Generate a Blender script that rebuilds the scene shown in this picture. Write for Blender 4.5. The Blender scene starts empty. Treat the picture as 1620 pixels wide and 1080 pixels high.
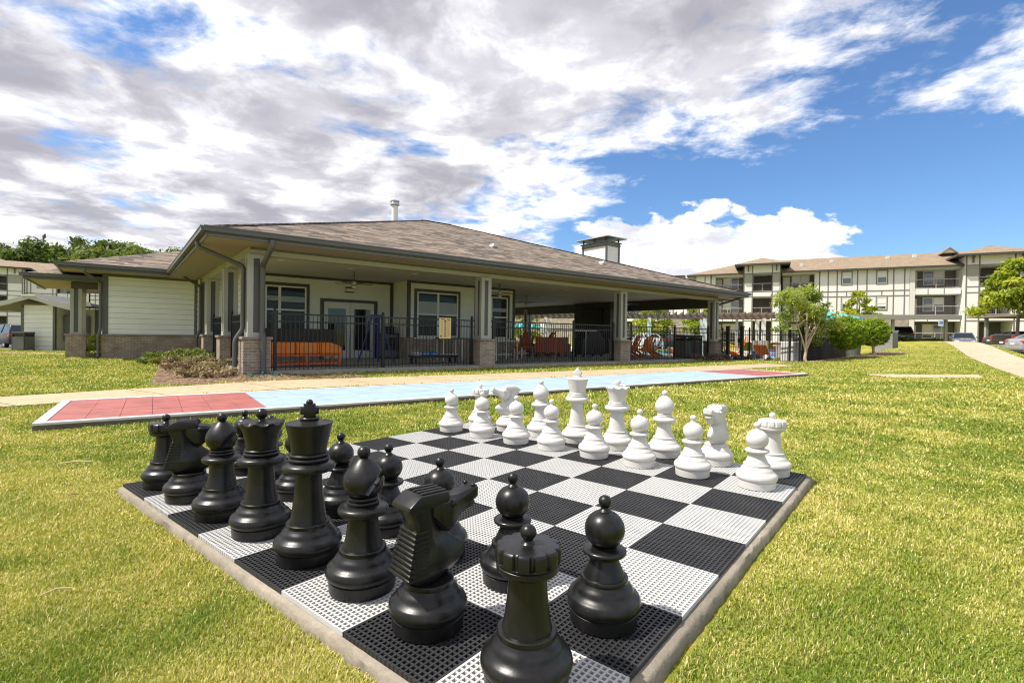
import bpy, bmesh, math, random
import numpy as np
from mathutils import Vector, Matrix
random.seed(7)
RNG = np.random.default_rng(11)
SC = bpy.context.scene
COL = SC.collection
R = math.radians

# ------------------------------------------------------------------ camera
CAMZ = 0.98
PITCH, ROLL = -0.01125, 0.015
cam_d = bpy.data.cameras.new('camera')
cam_d.sensor_width = 36.0
cam_d.sensor_fit = 'HORIZONTAL'
cam_d.lens = 36.0 * 799.2 / 1620.0
cam_d.clip_start = 0.05
cam_d.clip_end = 2000.0
cam = bpy.data.objects.new('camera', cam_d)
COL.objects.link(cam)
_f = Vector((0, math.cos(PITCH), math.sin(PITCH)))
_r0 = Vector((1, 0, 0))
_u0 = _r0.cross(_f)
_r = _r0 * math.cos(ROLL) + _u0 * math.sin(ROLL)
_u = -_r0 * math.sin(ROLL) + _u0 * math.cos(ROLL)
cam.matrix_world = Matrix(((_r.x, _u.x, -_f.x, 0), (_r.y, _u.y, -_f.y, 0), (_r.z, _u.z, -_f.z, CAMZ), (0, 0, 0, 1)))
SC.camera = cam

# ------------------------------------------------------------------ light
SUN_EL = R(57)
SUN_AZ = math.atan2(-0.98, -0.17)          # from +Y towards +X
S = Vector((math.sin(SUN_AZ) * math.cos(SUN_EL), math.cos(SUN_AZ) * math.cos(SUN_EL), math.sin(SUN_EL)))
sun_d = bpy.data.lights.new('sun', 'SUN')
sun_d.energy = 3.7
sun_d.angle = R(0.55)
sun_d.color = (1.0, 0.945, 0.86)
sun = bpy.data.objects.new('sun', sun_d)
sun.rotation_euler = S.to_track_quat('Z', 'Y').to_euler()
sun.location = (0, 0, 60)
COL.objects.link(sun)

SC.view_settings.view_transform = 'Standard'
SC.view_settings.look = 'None'
SC.view_settings.gamma = 1.0
SC.view_settings.exposure = 0.84
SC.view_settings.use_curve_mapping = False
SC.cycles.max_bounces = 8
SC.cycles.transparent_max_bounces = 8
SC.cycles.use_denoising = True
SC.cycles.filter_width = 1.15

# sky: Nishita blue with a procedural cloud deck projected on a plane overhead
W = bpy.data.worlds.new('World')
SC.world = W
W.use_nodes = True
wn, wl = W.node_tree.nodes, W.node_tree.links
wn.clear()


class NT:
    """small helper to write node graphs as expressions"""
    def __init__(s, tree):
        s.t, s.n, s.l = tree, tree.nodes, tree.links

    def put(s, sock, v):
        if v is None:
            return
        if isinstance(v, bpy.types.NodeSocket):
            s.l.new(v, sock)
        else:
            sock.default_value = v

    def math(s, op, a, b=None, c=None, clamp=False):
        n = s.n.new('ShaderNodeMath')
        n.operation = op
        n.use_clamp = clamp
        s.put(n.inputs[0], a)
        s.put(n.inputs[1], b)
        s.put(n.inputs[2], c)
        return n.outputs[0]

    def vmath(s, op, a, b=None):
        n = s.n.new('ShaderNodeVectorMath')
        n.operation = op
        s.put(n.inputs[0], a)
        if op == 'SCALE':
            s.put(n.inputs[3], b)
        else:
            s.put(n.inputs[1], b)
        return n.outputs[0]

    def noise(s, vec, scale, detail=4, rough=0.55, dist=0.0, color=False):
        n = s.n.new('ShaderNodeTexNoise')
        s.put(n.inputs['Vector'], vec)
        n.inputs['Scale'].default_value = scale
        n.inputs['Detail'].default_value = detail
        n.inputs['Roughness'].default_value = rough
        n.inputs['Distortion'].default_value = dist
        return n.outputs['Color' if color else 'Fac']

    def ramp(s, fac, stops, interp='LINEAR'):
        n = s.n.new('ShaderNodeValToRGB')
        n.color_ramp.interpolation = interp
        e = n.color_ramp.elements
        while len(e) < len(stops):
            e.new(0.5)
        for k, (p, c) in enumerate(stops):
            e[k].position = p
            e[k].color = c if len(c) == 4 else (*c, 1)
        s.put(n.inputs[0], fac)
        return n.outputs[0]

    def mix(s, fac, a, b, mode='MIX'):
        n = s.n.new('ShaderNodeMix')
        n.data_type = 'RGBA'
        n.blend_type = mode
        s.put(n.inputs['Factor'], fac)
        s.put(n.inputs['A'] if False else n.inputs[6], a if not isinstance(a, tuple) else (*a[:3], 1))
        s.put(n.inputs[7], b if not isinstance(b, tuple) else (*b[:3], 1))
        return n.outputs[2]

    def maprange(s, v, a, b, c=0.0, d=1.0, smooth=True):
        n = s.n.new('ShaderNodeMapRange')
        n.interpolation_type = 'SMOOTHSTEP' if smooth else 'LINEAR'
        s.put(n.inputs[0], v)
        for k, q in zip((1, 2, 3, 4), (a, b, c, d)):
            s.put(n.inputs[k], q)
        return n.outputs[0]

    def comb(s, x, y, z):
        n = s.n.new('ShaderNodeCombineXYZ')
        for k, q in enumerate((x, y, z)):
            s.put(n.inputs[k], q)
        return n.outputs[0]

    def sep(s, v):
        n = s.n.new('ShaderNodeSeparateXYZ')
        s.put(n.inputs[0], v)
        return n.outputs


g = NT(W.node_tree)
tc = wn.new('ShaderNodeTexCoord')
dx, dy, dz = g.sep(tc.outputs['Generated'])
sky = wn.new('ShaderNodeTexSky')
sky.sky_type = 'NISHITA'
sky.sun_disc = False
sky.sun_elevation = SUN_EL
sky.sun_rotation = SUN_AZ % (2 * math.pi)
sky.air_density = 1.0
sky.dust_density = 0.35
sky.ozone_density = 2.2
# cloud deck coordinates: where the view ray meets a plane overhead
den = g.math('ADD', g.math('MAXIMUM', dz, 0.0), 0.10)
px_ = g.math('DIVIDE', dx, den)
py_ = g.math('DIVIDE', dy, den)
pv = g.comb(px_, py_, 0.0)
warp = g.noise(pv, 1.3, 3, 0.5, color=True)
pvw = g.vmath('ADD', pv, g.vmath('SCALE', g.vmath('SUBTRACT', warp, (0.5, 0.5, 0.5)), 0.35))
n1 = g.noise(pvw, 1.05, 12, 0.63)
# where the sky is clear: towards the right, up to about thirty degrees high
az = g.math('DIVIDE', dx, g.math('MAXIMUM', g.math('ABSOLUTE', dy), 0.15))
el = g.math('DIVIDE', dz, g.math('MAXIMUM', g.math('ABSOLUTE', dy), 0.15))
clear_az = g.maprange(g.math('ADD', az, g.math('MULTIPLY', el, -0.75)), -0.42, 0.35)
clear_el = g.maprange(g.math('SUBTRACT', el, g.math('MULTIPLY', az, 0.06)), 0.46, 0.27)
clear = g.math('MULTIPLY', clear_az, clear_el)
thin_ = g.math('MULTIPLY', g.maprange(az, 0.35, 0.95), 0.045)
bias = g.math('SUBTRACT', g.math('MULTIPLY_ADD', clear, -0.30, 0.13), thin_)
d0 = g.math('ADD', n1, bias)
dens = g.maprange(d0, 0.475, 0.60)
# low bank of cumulus over the chimney
lowv = g.comb(g.math('MULTIPLY', az, 3.2), g.math('MULTIPLY', el, 6.5), 3.7)
n2 = g.noise(lowv, 1.9, 8, 0.58)
lowm = g.math('MULTIPLY', g.maprange(g.math('ABSOLUTE', g.math('SUBTRACT', az, 0.40)), 0.48, 0.14),
              g.maprange(el, 0.36, 0.17))
low = g.maprange(g.math('ADD', n2, g.math('MULTIPLY_ADD', lowm, 0.50, -0.33)), 0.47, 0.535)
dens = g.math('MAXIMUM', dens, low)
# cloud shading: brilliant edges, grey-violet bellies
off = g.vmath('ADD', pvw, (-0.22, -0.06, 0.0))
n3 = g.noise(off, 1.05, 6, 0.55)
belly = g.noise(g.vmath('ADD', pvw, (4.1, 2.2, 0.0)), 1.5, 6, 0.55)
core = g.maprange(g.math('ADD', d0, g.math('MULTIPLY', g.math('SUBTRACT', n3, n1), 0.9)), 0.49, 0.66)
shade = g.math('MULTIPLY', core, g.maprange(belly, 0.33, 0.63))
fine_ = g.noise(g.vmath('ADD', pvw, (-0.05, -0.02, 1.3)), 3.6, 8, 0.62)
wht = g.mix(g.maprange(g.math('ADD', fine_, g.math('MULTIPLY', core, 0.10)), 0.46, 0.70), (8.2, 8.1, 8.2), (4.7, 4.6, 4.9))
ccol = g.mix(g.math('MULTIPLY', shade, g.maprange(fine_, 0.25, 0.55, 0.72, 1.0)), wht, (2.7, 2.62, 2.95))
lsh = g.noise(g.vmath('ADD', lowv, (0.3, -0.35, 0.0)), 2.6, 7, 0.6)
lcol = g.mix(g.maprange(g.math('SUBTRACT', lsh, g.math('MULTIPLY', el, 0.5)), 0.34, 0.58), (7.8, 7.7, 7.8), (4.3, 4.35, 4.8))
ccol = g.mix(g.math('MULTIPLY', low, 0.85), ccol, lcol)
skyc = g.mix(1.0, sky.outputs[0], (0.58, 0.76, 0.94), 'MULTIPLY')
final = g.mix(g.math('MULTIPLY', dens, 0.97), skyc, ccol)
bg = wn.new('ShaderNodeBackground')
wl.new(final, bg.inputs[0])
bg.inputs[1].default_value = 0.10
wo = wn.new('ShaderNodeOutputWorld')
wl.new(bg.outputs[0], wo.inputs[0])

# ------------------------------------------------------------------ object helpers


def tag(o, label=None, cat=None, group=None, kind=None):
    if label:
        o['label'] = label
    if cat:
        o['category'] = cat
    if group:
        o['group'] = group
    if kind:
        o['kind'] = kind
    return o


def empty(name, label, cat, loc=(0, 0, 0), rz=0.0, group=None):
    o = bpy.data.objects.new(name, None)
    o.empty_display_size = 0.2
    o.location = loc
    o.rotation_euler = (0, 0, rz)
    COL.objects.link(o)
    return tag(o, label, cat, group)


def copy_tree(o, parent=None):
    c = o.copy()
    COL.objects.link(c)
    c.parent = parent
    for ch in list(o.children):
        copy_tree(ch, c)
    return c


def face_uv(me):
    """box style uv in metres: v runs up the face, u along it"""
    if not me.polygons:
        return
    uv = me.uv_layers.new(name='UVMap')
    nl = len(me.loops)
    co = np.empty(len(me.vertices) * 3)
    me.vertices.foreach_get('co', co)
    co = co.reshape(-1, 3)
    li = np.empty(nl, dtype=np.int64)
    me.loops.foreach_get('vertex_index', li)
    npoly = len(me.polygons)
    nor = np.empty(npoly * 3)
    me.polygons.foreach_get('normal', nor)
    nor = nor.reshape(-1, 3)
    tot = np.empty(npoly, dtype=np.int64)
    me.polygons.foreach_get('loop_total', tot)
    pn = np.repeat(nor, tot, axis=0)
    flat = np.abs(pn[:, 2]) > 0.985
    u = np.stack([-pn[:, 1], pn[:, 0], np.zeros(nl)], 1)
    ln = np.linalg.norm(u, axis=1, keepdims=True)
    u = np.where(flat[:, None], np.array([[1.0, 0, 0]]), u / np.maximum(ln, 1e-6))
    v = np.cross(pn, u)
    v = np.where(flat[:, None], np.array([[0, 1.0, 0]]), v)
    p = co[li]
    out = np.stack([(p * u).sum(1), (p * v).sum(1)], 1).astype(np.float32)
    uv.data.foreach_set('uv', out.ravel())


class MB:
    """collects shapes and links them as ONE mesh object"""
    def __init__(s):
        s.v, s.f = [], []

    def quad(s, a, b, c, d):
        k = len(s.v)
        s.v += [tuple(a), tuple(b), tuple(c), tuple(d)]
        s.f.append((k, k + 1, k + 2, k + 3))
        return s

    def poly(s, pts):
        k = len(s.v)
        s.v += [tuple(p) for p in pts]
        s.f.append(tuple(range(k, k + len(pts))))
        return s

    def box(s, x0, x1, y0, y1, z0, z1):
        k = len(s.v)
        s.v += [(x0, y0, z0), (x1, y0, z0), (x1, y1, z0), (x0, y1, z0), (x0, y0, z1), (x1, y0, z1), (x1, y1, z1), (x0, y1, z1)]
        for q in ((3, 2, 1, 0), (4, 5, 6, 7), (0, 1, 5, 4), (1, 2, 6, 5), (2, 3, 7, 6), (3, 0, 4, 7)):
            s.f.append(tuple(k + i for i in q))
        return s

    def cbox(s, cx, cy, z0, wx, wy, h):
        return s.box(cx - wx / 2, cx + wx / 2, cy - wy / 2, cy + wy / 2, z0, z0 + h)

    def bar(s, p, q, w, h=None, up=(0, 0, 1)):
        """rectangular bar from p to q"""
        h = h or w
        p, q = Vector(p), Vector(q)
        d = (q - p).normalized()
        upv = Vector(up)
        if abs(d.dot(upv)) > 0.98:
            upv = Vector((1, 0, 0))
        a = d.cross(upv).normalized() * w / 2
        b = a.cross(d).normalized() * h / 2
        k = len(s.v)
        for o in (p, q):
            s.v += [tuple(o - a - b), tuple(o + a - b), tuple(o + a + b), tuple(o - a + b)]
        for t in ((0, 1, 2, 3), (7, 6, 5, 4), (0, 4, 5, 1), (1, 5, 6, 2), (2, 6, 7, 3), (3, 7, 4, 0)):
            s.f.append(tuple(k + i for i in t))
        return s

    def tube(s, pts, r, n=10, cap=True):
        pts = [Vector(p) for p in pts]
        rs = r if isinstance(r, (list, tuple)) else [r] * len(pts)
        k = len(s.v)
        ref = None
        for i, p in enumerate(pts):
            d = (pts[min(i + 1, len(pts) - 1)] - pts[max(i - 1, 0)]).normalized()
            if ref is None:
                ref = Vector((0, 0, 1)) if abs(d.z) < 0.9 else Vector((1, 0, 0))
            a = d.cross(ref).normalized()
            b = a.cross(d).normalized()
            ref = b
            for j in range(n):
                t = 2 * math.pi * j / n
                s.v.append(tuple(p + (a * math.cos(t) + b * math.sin(t)) * rs[i]))
        for i in range(len(pts) - 1):
            for j in range(n):
                a0, a1 = k + i * n + j, k + i * n + (j + 1) % n
                s.f.append((a0, a0 + n, a1 + n, a1))
        if cap:
            s.f.append(tuple(k + j for j in range(n)))
            s.f.append(tuple(k + (len(pts) - 1) * n + n - 1 - j for j in range(n)))
        return s

    def lathe(s, prof, n=48, cx=0, cy=0, cap=False):
        """prof: list of (r, z) bottom to top"""
        k = len(s.v)
        for r, z in prof:
            for j in range(n):
                t = 2 * math.pi * j / n
                s.v.append((cx + r * math.cos(t), cy + r * math.sin(t), z))
        for i in range(len(prof) - 1):
            for j in range(n):
                a, b = k + i * n + j, k + i * n + (j + 1) % n
                s.f.append((a, b, b + n, a + n))
        if cap:
            s.f.append(tuple(k + n - 1 - j for j in range(n)))
            m = k + (len(prof) - 1) * n
            s.f.append(tuple(m + j for j in range(n)))
        return s

    def prism(s, pts, axis, a, b):
        """extrude a 2d outline; axis 'y': pts are (x,z); axis 'x': pts are (y,z); axis 'z': pts are (x,y)"""
        def P(p, t):
            return (p[0], t, p[1]) if axis == 'y' else ((t, p[0], p[1]) if axis == 'x' else (p[0], p[1], t))
        k, n = len(s.v), len(pts)
        s.v += [P(p, a) for p in pts] + [P(p, b) for p in pts]
        s.f.append(tuple(k + i for i in range(n)))
        s.f.append(tuple(k + n + n - 1 - i for i in range(n)))
        for i in range(n):
            j = (i + 1) % n
            s.f.append((k + i, k + n + i, k + n + j, k + j))
        return s

    def mesh(s, name, mat, smooth=None, bevel=0.0, fixn=True, seg=2):
        me = bpy.data.meshes.new(name)
        me.from_pydata(s.v, [], s.f)
        if fixn or bevel:
            bm = bmesh.new()
            bm.from_mesh(me)
            bmesh.ops.recalc_face_normals(bm, faces=bm.faces)
            if bevel:
                es = [e for e in bm.edges if len(e.link_faces) == 2 and e.calc_face_angle(0) > 0.5]
                bmesh.ops.bevel(bm, geom=es, offset=bevel, segments=seg, affect='EDGES', profile=0.5, clamp_overlap=True)
            bm.to_mesh(me)
            bm.free()
        me.update()
        face_uv(me)
        me.materials.append(mat)
        if smooth is not None:
            me.shade_smooth()
            me.set_sharp_from_angle(angle=R(smooth))
        return me

    def build(s, name, mat, parent=None, smooth=None, bevel=0.0, fixn=True, seg=2):
        o = bpy.data.objects.new(name, s.mesh(name, mat, smooth, bevel, fixn, seg))
        COL.objects.link(o)
        o.parent = parent
        return o


def np_mesh(name, verts, faces, mat, attr=None, smooth=False):
    """fast mesh from numpy arrays; attr = per vertex float called tint"""
    me = bpy.data.meshes.new(name)
    nf, k = faces.shape
    me.vertices.add(len(verts))
    me.vertices.foreach_set('co', verts.astype(np.float32).ravel())
    me.loops.add(nf * k)
    me.loops.foreach_set('vertex_index', faces.astype(np.int32).ravel())
    me.polygons.add(nf)
    me.polygons.foreach_set('loop_start', np.arange(0, nf * k, k, dtype=np.int32))
    me.polygons.foreach_set('loop_total', np.full(nf, k, dtype=np.int32))
    if attr is not None:
        a = me.attributes.new('tint', 'FLOAT', 'POINT')
        a.data.foreach_set('value', attr.astype(np.float32))
    me.update(calc_edges=True)
    if smooth:
        me.shade_smooth()
    me.materials.append(mat)
    return me


def link(name, me, parent=None):
    o = bpy.data.objects.new(name, me)
    COL.objects.link(o)
    o.parent = parent
    return o

# ------------------------------------------------------------------ materials


def mat(name, base=(0.5, 0.5, 0.5), rough=0.6, metal=0.0, spec=0.5, var=0.0, vscale=3.0, bump=0.0, bscale=40.0, coat=0.0, rvar=0.0):
    m = bpy.data.materials.new(name)
    m.use_nodes = True
    t = NT(m.node_tree)
    b = t.n['Principled BSDF']
    b.inputs['Base Color'].default_value = (*base, 1)
    b.inputs['Roughness'].default_value = rough
    b.inputs['Metallic'].default_value = metal
    b.inputs['Specular IOR Level'].default_value = spec
    if coat:
        b.inputs['Coat Weight'].default_value = coat
        b.inputs['Coat Roughness'].default_value = 0.05
    co = t.n.new('ShaderNodeTexCoord').outputs['Object']
    if var:
        n = t.noise(co, vscale, 6, 0.6)
        lo = tuple(c * (1 - var) for c in base)
        hi = tuple(min(1, c * (1 + var)) for c in base)
        t.put(b.inputs['Base Color'], t.ramp(n, [(0.3, lo), (0.7, hi)]))
    if rvar:
        n = t.noise(co, vscale * 2.3, 5, 0.6)
        t.put(b.inputs['Roughness'], t.maprange(n, 0.3, 0.7, max(0.02, rough - rvar), min(1, rough + rvar)))
    if bump:
        n = t.noise(co, bscale, 4, 0.6)
        bp = t.n.new('ShaderNodeBump')
        bp.inputs['Strength'].default_value = bump
        bp.inputs['Distance'].default_value = 0.02
        t.put(bp.inputs['Height'], n)
        t.put(b.inputs['Normal'], bp.outputs[0])
    return m


def brick_mat(name, c1, c2, mortar, bw=0.2, bh=0.067, ms=0.008, rough=0.85, bumpd=0.006, mix3=None, offset=0.5):
    m = bpy.data.materials.new(name)
    m.use_nodes = True
    t = NT(m.node_tree)
    b = t.n['Principled BSDF']
    uv = t.n.new('ShaderNodeTexCoord').outputs['UV']
    br = t.n.new('ShaderNodeTexBrick')
    br.offset = offset
    t.put(br.inputs['Vector'], uv)
    br.inputs['Color1'].default_value = (*c1, 1)
    br.inputs['Color2'].default_value = (*c2, 1)
    br.inputs['Mortar'].default_value = (*mortar, 1)
    br.inputs['Scale'].default_value = 1.0
    br.inputs['Mortar Size'].default_value = ms
    br.inputs['Mortar Smooth'].default_value = 0.2
    br.inputs['Bias'].default_value = 0.0
    br.inputs['Brick Width'].default_value = bw
    br.inputs['Row Height'].default_value = bh
    col = br.outputs['Color']
    n = t.noise(uv, 2.2, 5, 0.6)
    col = t.mix(t.maprange(n, 0.35, 0.7, 0.0, 0.55), col, mix3 or tuple(c * 0.6 for c in c1))
    n2 = t.noise(uv, 45, 4, 0.7)
    col = t.mix(0.35, col, t.ramp(n2, [(0.3, (0.25, 0.25, 0.25)), (0.7, (1, 1, 1))]), 'MULTIPLY')
    t.put(b.inputs['Base Color'], col)
    b.inputs['Roughness'].default_value = rough
    bp = t.n.new('ShaderNodeBump')
    bp.inputs['Strength'].default_value = 0.8
    bp.inputs['Distance'].default_value = bumpd
    h = t.math('SUBTRACT', t.math('MULTIPLY', n2, 0.5), br.outputs['Fac'])
    t.put(bp.inputs['Height'], h)
    t.put(b.inputs['Normal'], bp.outputs[0])
    return m


def leaf_mat(name, dark, light, third=None, trans=0.35):
    """leaves: own colour per leaf from the tint attribute, some light passing through"""
    m = bpy.data.materials.new(name)
    m.use_nodes = True
    t = NT(m.node_tree)
    b = t.n['Principled BSDF']
    a = t.n.new('ShaderNodeAttribute')
    a.attribute_name = 'tint'
    st = [(0.0, dark), (0.75, light)] + ([(1.0, third)] if third else [])
    c = t.ramp(a.outputs['Fac'], st)
    t.put(b.inputs['Base Color'], c)
    b.inputs['Roughness'].default_value = 0.55
    b.inputs['Specular IOR Level'].default_value = 0.3
    tr = t.n.new('ShaderNodeBsdfTranslucent')
    t.put(tr.inputs[0], t.mix(1.0, c, (1.0, 1.05, 0.5), 'MULTIPLY'))
    mx = t.n.new('ShaderNodeMixShader')
    mx.inputs[0].default_value = trans
    t.l.new(b.outputs[0], mx.inputs[1])
    t.l.new(tr.outputs[0], mx.inputs[2])
    t.l.new(mx.outputs[0], t.n['Material Output'].inputs[0])
    return m


def shingle_mat(name, cols, row=0.145, wid=0.33, dark=0.35):
    """asphalt shingles: every tab its own tone, ragged tab lengths, dark butt edges"""
    m = bpy.data.materials.new(name)
    m.use_nodes = True
    t = NT(m.node_tree)
    b = t.n['Principled BSDF']
    uv = t.n.new('ShaderNodeTexCoord').outputs['UV']
    u, v, _ = t.sep(uv)
    r = t.math('FLOOR', t.math('DIVIDE', v, row))
    fr = t.math('FRACT', t.math('DIVIDE', v, row))
    wn_ = t.n.new('ShaderNodeTexWhiteNoise')
    wn_.noise_dimensions = '1D'
    t.put(wn_.inputs['W'], r)
    uu = t.math('ADD', t.math('DIVIDE', u, wid), t.math('MULTIPLY', wn_.outputs[0], 7.3))
    cell = t.n.new('ShaderNodeTexWhiteNoise')
    cell.noise_dimensions = '2D'
    t.put(cell.inputs['Vector'], t.comb(t.math('FLOOR', uu), r, 0.0))
    big = t.noise(uv, 0.55, 5, 0.6)
    val = t.math('ADD', t.math('MULTIPLY', cell.outputs[0], 0.8), t.math('MULTIPLY', t.math('SUBTRACT', big, 0.5), 0.7))
    c = t.ramp(val, [(0.05, cols[0]), (0.45, cols[1]), (0.95, cols[2])])
    gr = t.noise(uv, 60, 3, 0.8)
    c = t.mix(0.4, c, t.ramp(gr, [(0.3, (0.45, 0.45, 0.45)), (0.65, (1.05, 1.05, 1.05))]), 'MULTIPLY')
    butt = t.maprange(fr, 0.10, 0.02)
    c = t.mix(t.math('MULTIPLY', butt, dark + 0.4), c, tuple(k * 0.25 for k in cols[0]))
    t.put(b.inputs['Base Color'], c)
    b.inputs['Roughness'].default_value = 0.92
    bp = t.n.new('ShaderNodeBump')
    bp.inputs['Strength'].default_value = 0.9
    bp.inputs['Distance'].default_value = 0.02
    t.put(bp.inputs['Height'], t.math('ADD', t.math('MULTIPLY', cell.outputs[0], 0.5), t.math('ADD', t.math('MULTIPLY', fr, -0.8), t.math('MULTIPLY', gr, 0.3))))
    t.put(b.inputs['Normal'], bp.outputs[0])
    return m


M = {}
M['black_plastic'] = mat('black_plastic', (0.007, 0.007, 0.0072), 0.34, spec=0.38, rvar=0.08, vscale=5, bump=0.03, bscale=160)
M['white_plastic'] = mat('white_plastic', (0.58, 0.57, 0.545), 0.42, var=0.035, vscale=7, bump=0.04, bscale=140, rvar=0.08)


def add_specks(m, col, lo=0.70, hi=0.76, scale=55.0, dustcol=None):
    """scuffs, dust and specks on moulded plastic left outdoors"""
    t = NT(m.node_tree)
    b = t.n['Principled BSDF']
    co = t.n.new('ShaderNodeTexCoord').outputs['Object']
    src = b.inputs['Base Color'].links[0].from_socket if b.inputs['Base Color'].links else None
    base = src if src else tuple(b.inputs['Base Color'].default_value[:3])
    n = t.noise(co, scale, 3, 0.6)
    msk = t.math('MULTIPLY', t.maprange(n, lo, hi), t.maprange(t.noise(co, 6, 3, 0.6), 0.42, 0.62))
    c = t.mix(t.math('MULTIPLY', msk, 0.8), base, col)
    if dustcol:
        sx_, sy_, sz_ = t.sep(co)
        d = t.maprange(t.noise(t.vmath('MULTIPLY', co, (9.0, 9.0, 4.0)), 2.0, 6, 0.7), 0.45, 0.75, 0.0, 0.45)
        c = t.mix(d, c, dustcol)
    t.put(b.inputs['Base Color'], c)


add_specks(M['black_plastic'], (0.20, 0.19, 0.17), 0.71, 0.76, 60.0, (0.028, 0.027, 0.025))
add_specks(M['white_plastic'], (0.30, 0.22, 0.15), 0.72, 0.77, 50.0, (0.60, 0.565, 0.51))
M['black_tile'] = mat('black_tile', (0.024, 0.024, 0.026), 0.55, var=0.35, vscale=4, bump=0.1, bscale=150)
M['white_tile'] = mat('white_tile', (0.50, 0.50, 0.49), 0.5, var=0.06, vscale=5)
M['siding'] = mat('siding', (0.75, 0.77, 0.725), 0.65, var=0.05, vscale=1.2)
M['porch_wall'] = mat('porch_wall', (0.68, 0.70, 0.64), 0.7, var=0.05, vscale=1.5)
M['trim'] = mat('trim', (0.105, 0.108, 0.098), 0.55, var=0.08, vscale=2)
M['dark_trim'] = mat('dark_trim', (0.055, 0.053, 0.047), 0.5, var=0.1)
M['post'] = mat('post', (0.37, 0.375, 0.345), 0.55, var=0.06, vscale=2)
M['post_dark'] = mat('post_dark', (0.085, 0.088, 0.085), 0.5)
M['beam'] = mat('beam', (0.34, 0.34, 0.285), 0.6, var=0.05)
M['soffit'] = mat('soffit', (0.30, 0.25, 0.195), 0.7, var=0.04)
M['ceiling'] = mat('ceiling', (0.56, 0.55, 0.49), 0.7, var=0.05)
M['gutter'] = mat('gutter', (0.085, 0.088, 0.082), 0.38, var=0.06)
M['brick'] = brick_mat('brick', (0.29, 0.21, 0.155), (0.44, 0.345, 0.265), (0.52, 0.48, 0.41), ms=0.010, mix3=(0.15, 0.105, 0.08))
M['brick_cap'] = brick_mat('brick_cap', (0.27, 0.22, 0.185), (0.34, 0.28, 0.24), (0.40, 0.37, 0.33), bw=0.075, bh=0.2)
M['stone'] = brick_mat('stone', (0.34, 0.29, 0.235), (0.52, 0.46, 0.38), (0.5, 0.47, 0.42), bw=0.5, bh=0.21, ms=0.02, mix3=(0.22, 0.17, 0.13))
M['dark_stone'] = brick_mat('dark_stone', (0.075, 0.07, 0.066), (0.12, 0.11, 0.10), (0.045, 0.042, 0.04), bw=0.42, bh=0.14, ms=0.014, mix3=(0.05, 0.046, 0.044))
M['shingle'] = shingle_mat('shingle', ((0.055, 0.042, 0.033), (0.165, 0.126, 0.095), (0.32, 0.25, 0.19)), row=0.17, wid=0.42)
M['shingle_far'] = brick_mat('shingle_far', (0.33, 0.245, 0.16), (0.23, 0.172, 0.115), (0.17, 0.125, 0.085), bw=0.6, bh=0.3, ms=0.01, bumpd=0.01, mix3=(0.36, 0.27, 0.18))
M['white_frame'] = mat('white_frame', (0.74, 0.72, 0.66), 0.45)
M['glass'] = mat('glass', (0.02, 0.022, 0.024), 0.03, spec=0.6)
_gm = M['glass'].copy()
_gm.name = 'clear_glass'
_gm.node_tree.nodes['Principled BSDF'].inputs['Alpha'].default_value = 0.32
M['clear_glass'] = _gm
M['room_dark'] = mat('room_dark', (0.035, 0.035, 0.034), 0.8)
M['glass_mid'] = mat('glass_mid', (0.07, 0.085, 0.10), 0.05, spec=0.9)
M['glass_far'] = mat('glass_far', (0.16, 0.20, 0.24), 0.05, spec=1.0)
M['blind'] = mat('blind', (0.78, 0.78, 0.75), 0.6)
M['door_white'] = mat('door_white', (0.60, 0.60, 0.53), 0.45)
M['iron'] = mat('iron', (0.010, 0.010, 0.011), 0.42, spec=0.5)
M['metal'] = mat('metal', (0.45, 0.46, 0.46), 0.35, metal=0.7)
M['white_metal'] = mat('white_metal', (0.72, 0.72, 0.70), 0.4)
M['orange'] = mat('orange', (0.85, 0.23, 0.02), 0.42, var=0.05)
M['orange_red'] = mat('orange_red', (0.68, 0.12, 0.02), 0.45, var=0.08)
M['rust_red'] = mat('rust_red', (0.36, 0.07, 0.022), 0.5, var=0.1)
M['red'] = mat('red', (0.5, 0.02, 0.015), 0.3)
M['blue'] = mat('blue', (0.03, 0.035, 0.22), 0.4)
M['bright_blue'] = mat('bright_blue', (0.03, 0.22, 0.55), 0.5)
M['teal_cloth'] = mat('teal_cloth', (0.08, 0.50, 0.54), 0.7)
M['grey_box'] = mat('grey_box', (0.13, 0.135, 0.135), 0.5, var=0.06)
M['wicker'] = mat('wicker', (0.028, 0.027, 0.025), 0.7, var=0.4, vscale=30)
M['sign_yellow'] = mat('sign_yellow', (0.78, 0.60, 0.27), 0.5, var=0.05, vscale=10)
M['green_plastic'] = mat('green_plastic', (0.012, 0.07, 0.05), 0.5)
M['white_paint'] = mat('white_paint', (0.56, 0.57, 0.565), 0.55, var=0.05)
M['tyre'] = mat('tyre', (0.015, 0.015, 0.016), 0.8)
M['bark'] = mat('bark', (0.20, 0.165, 0.125), 0.9, var=0.3, vscale=6, bump=0.6, bscale=25)
M['bark_pale'] = mat('bark_pale', (0.46, 0.37, 0.27), 0.8, var=0.18, vscale=8, bump=0.3, bscale=20)
M['apt_wall'] = mat('apt_wall', (0.77, 0.765, 0.73), 0.75, var=0.03)
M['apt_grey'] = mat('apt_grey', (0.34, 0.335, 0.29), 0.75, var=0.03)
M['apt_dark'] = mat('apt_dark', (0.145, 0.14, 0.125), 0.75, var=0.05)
M['apt_trim'] = mat('apt_trim', (0.17, 0.145, 0.125), 0.6)
M['apt_white'] = mat('apt_white', (0.68, 0.655, 0.59), 0.6)
M['rail'] = mat('rail', (0.48, 0.44, 0.40), 0.45)
M['picket_dark'] = mat('picket_dark', (0.10, 0.085, 0.08), 0.5)
M['pergola'] = mat('pergola', (0.15, 0.10, 0.07), 0.75, var=0.15)
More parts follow.
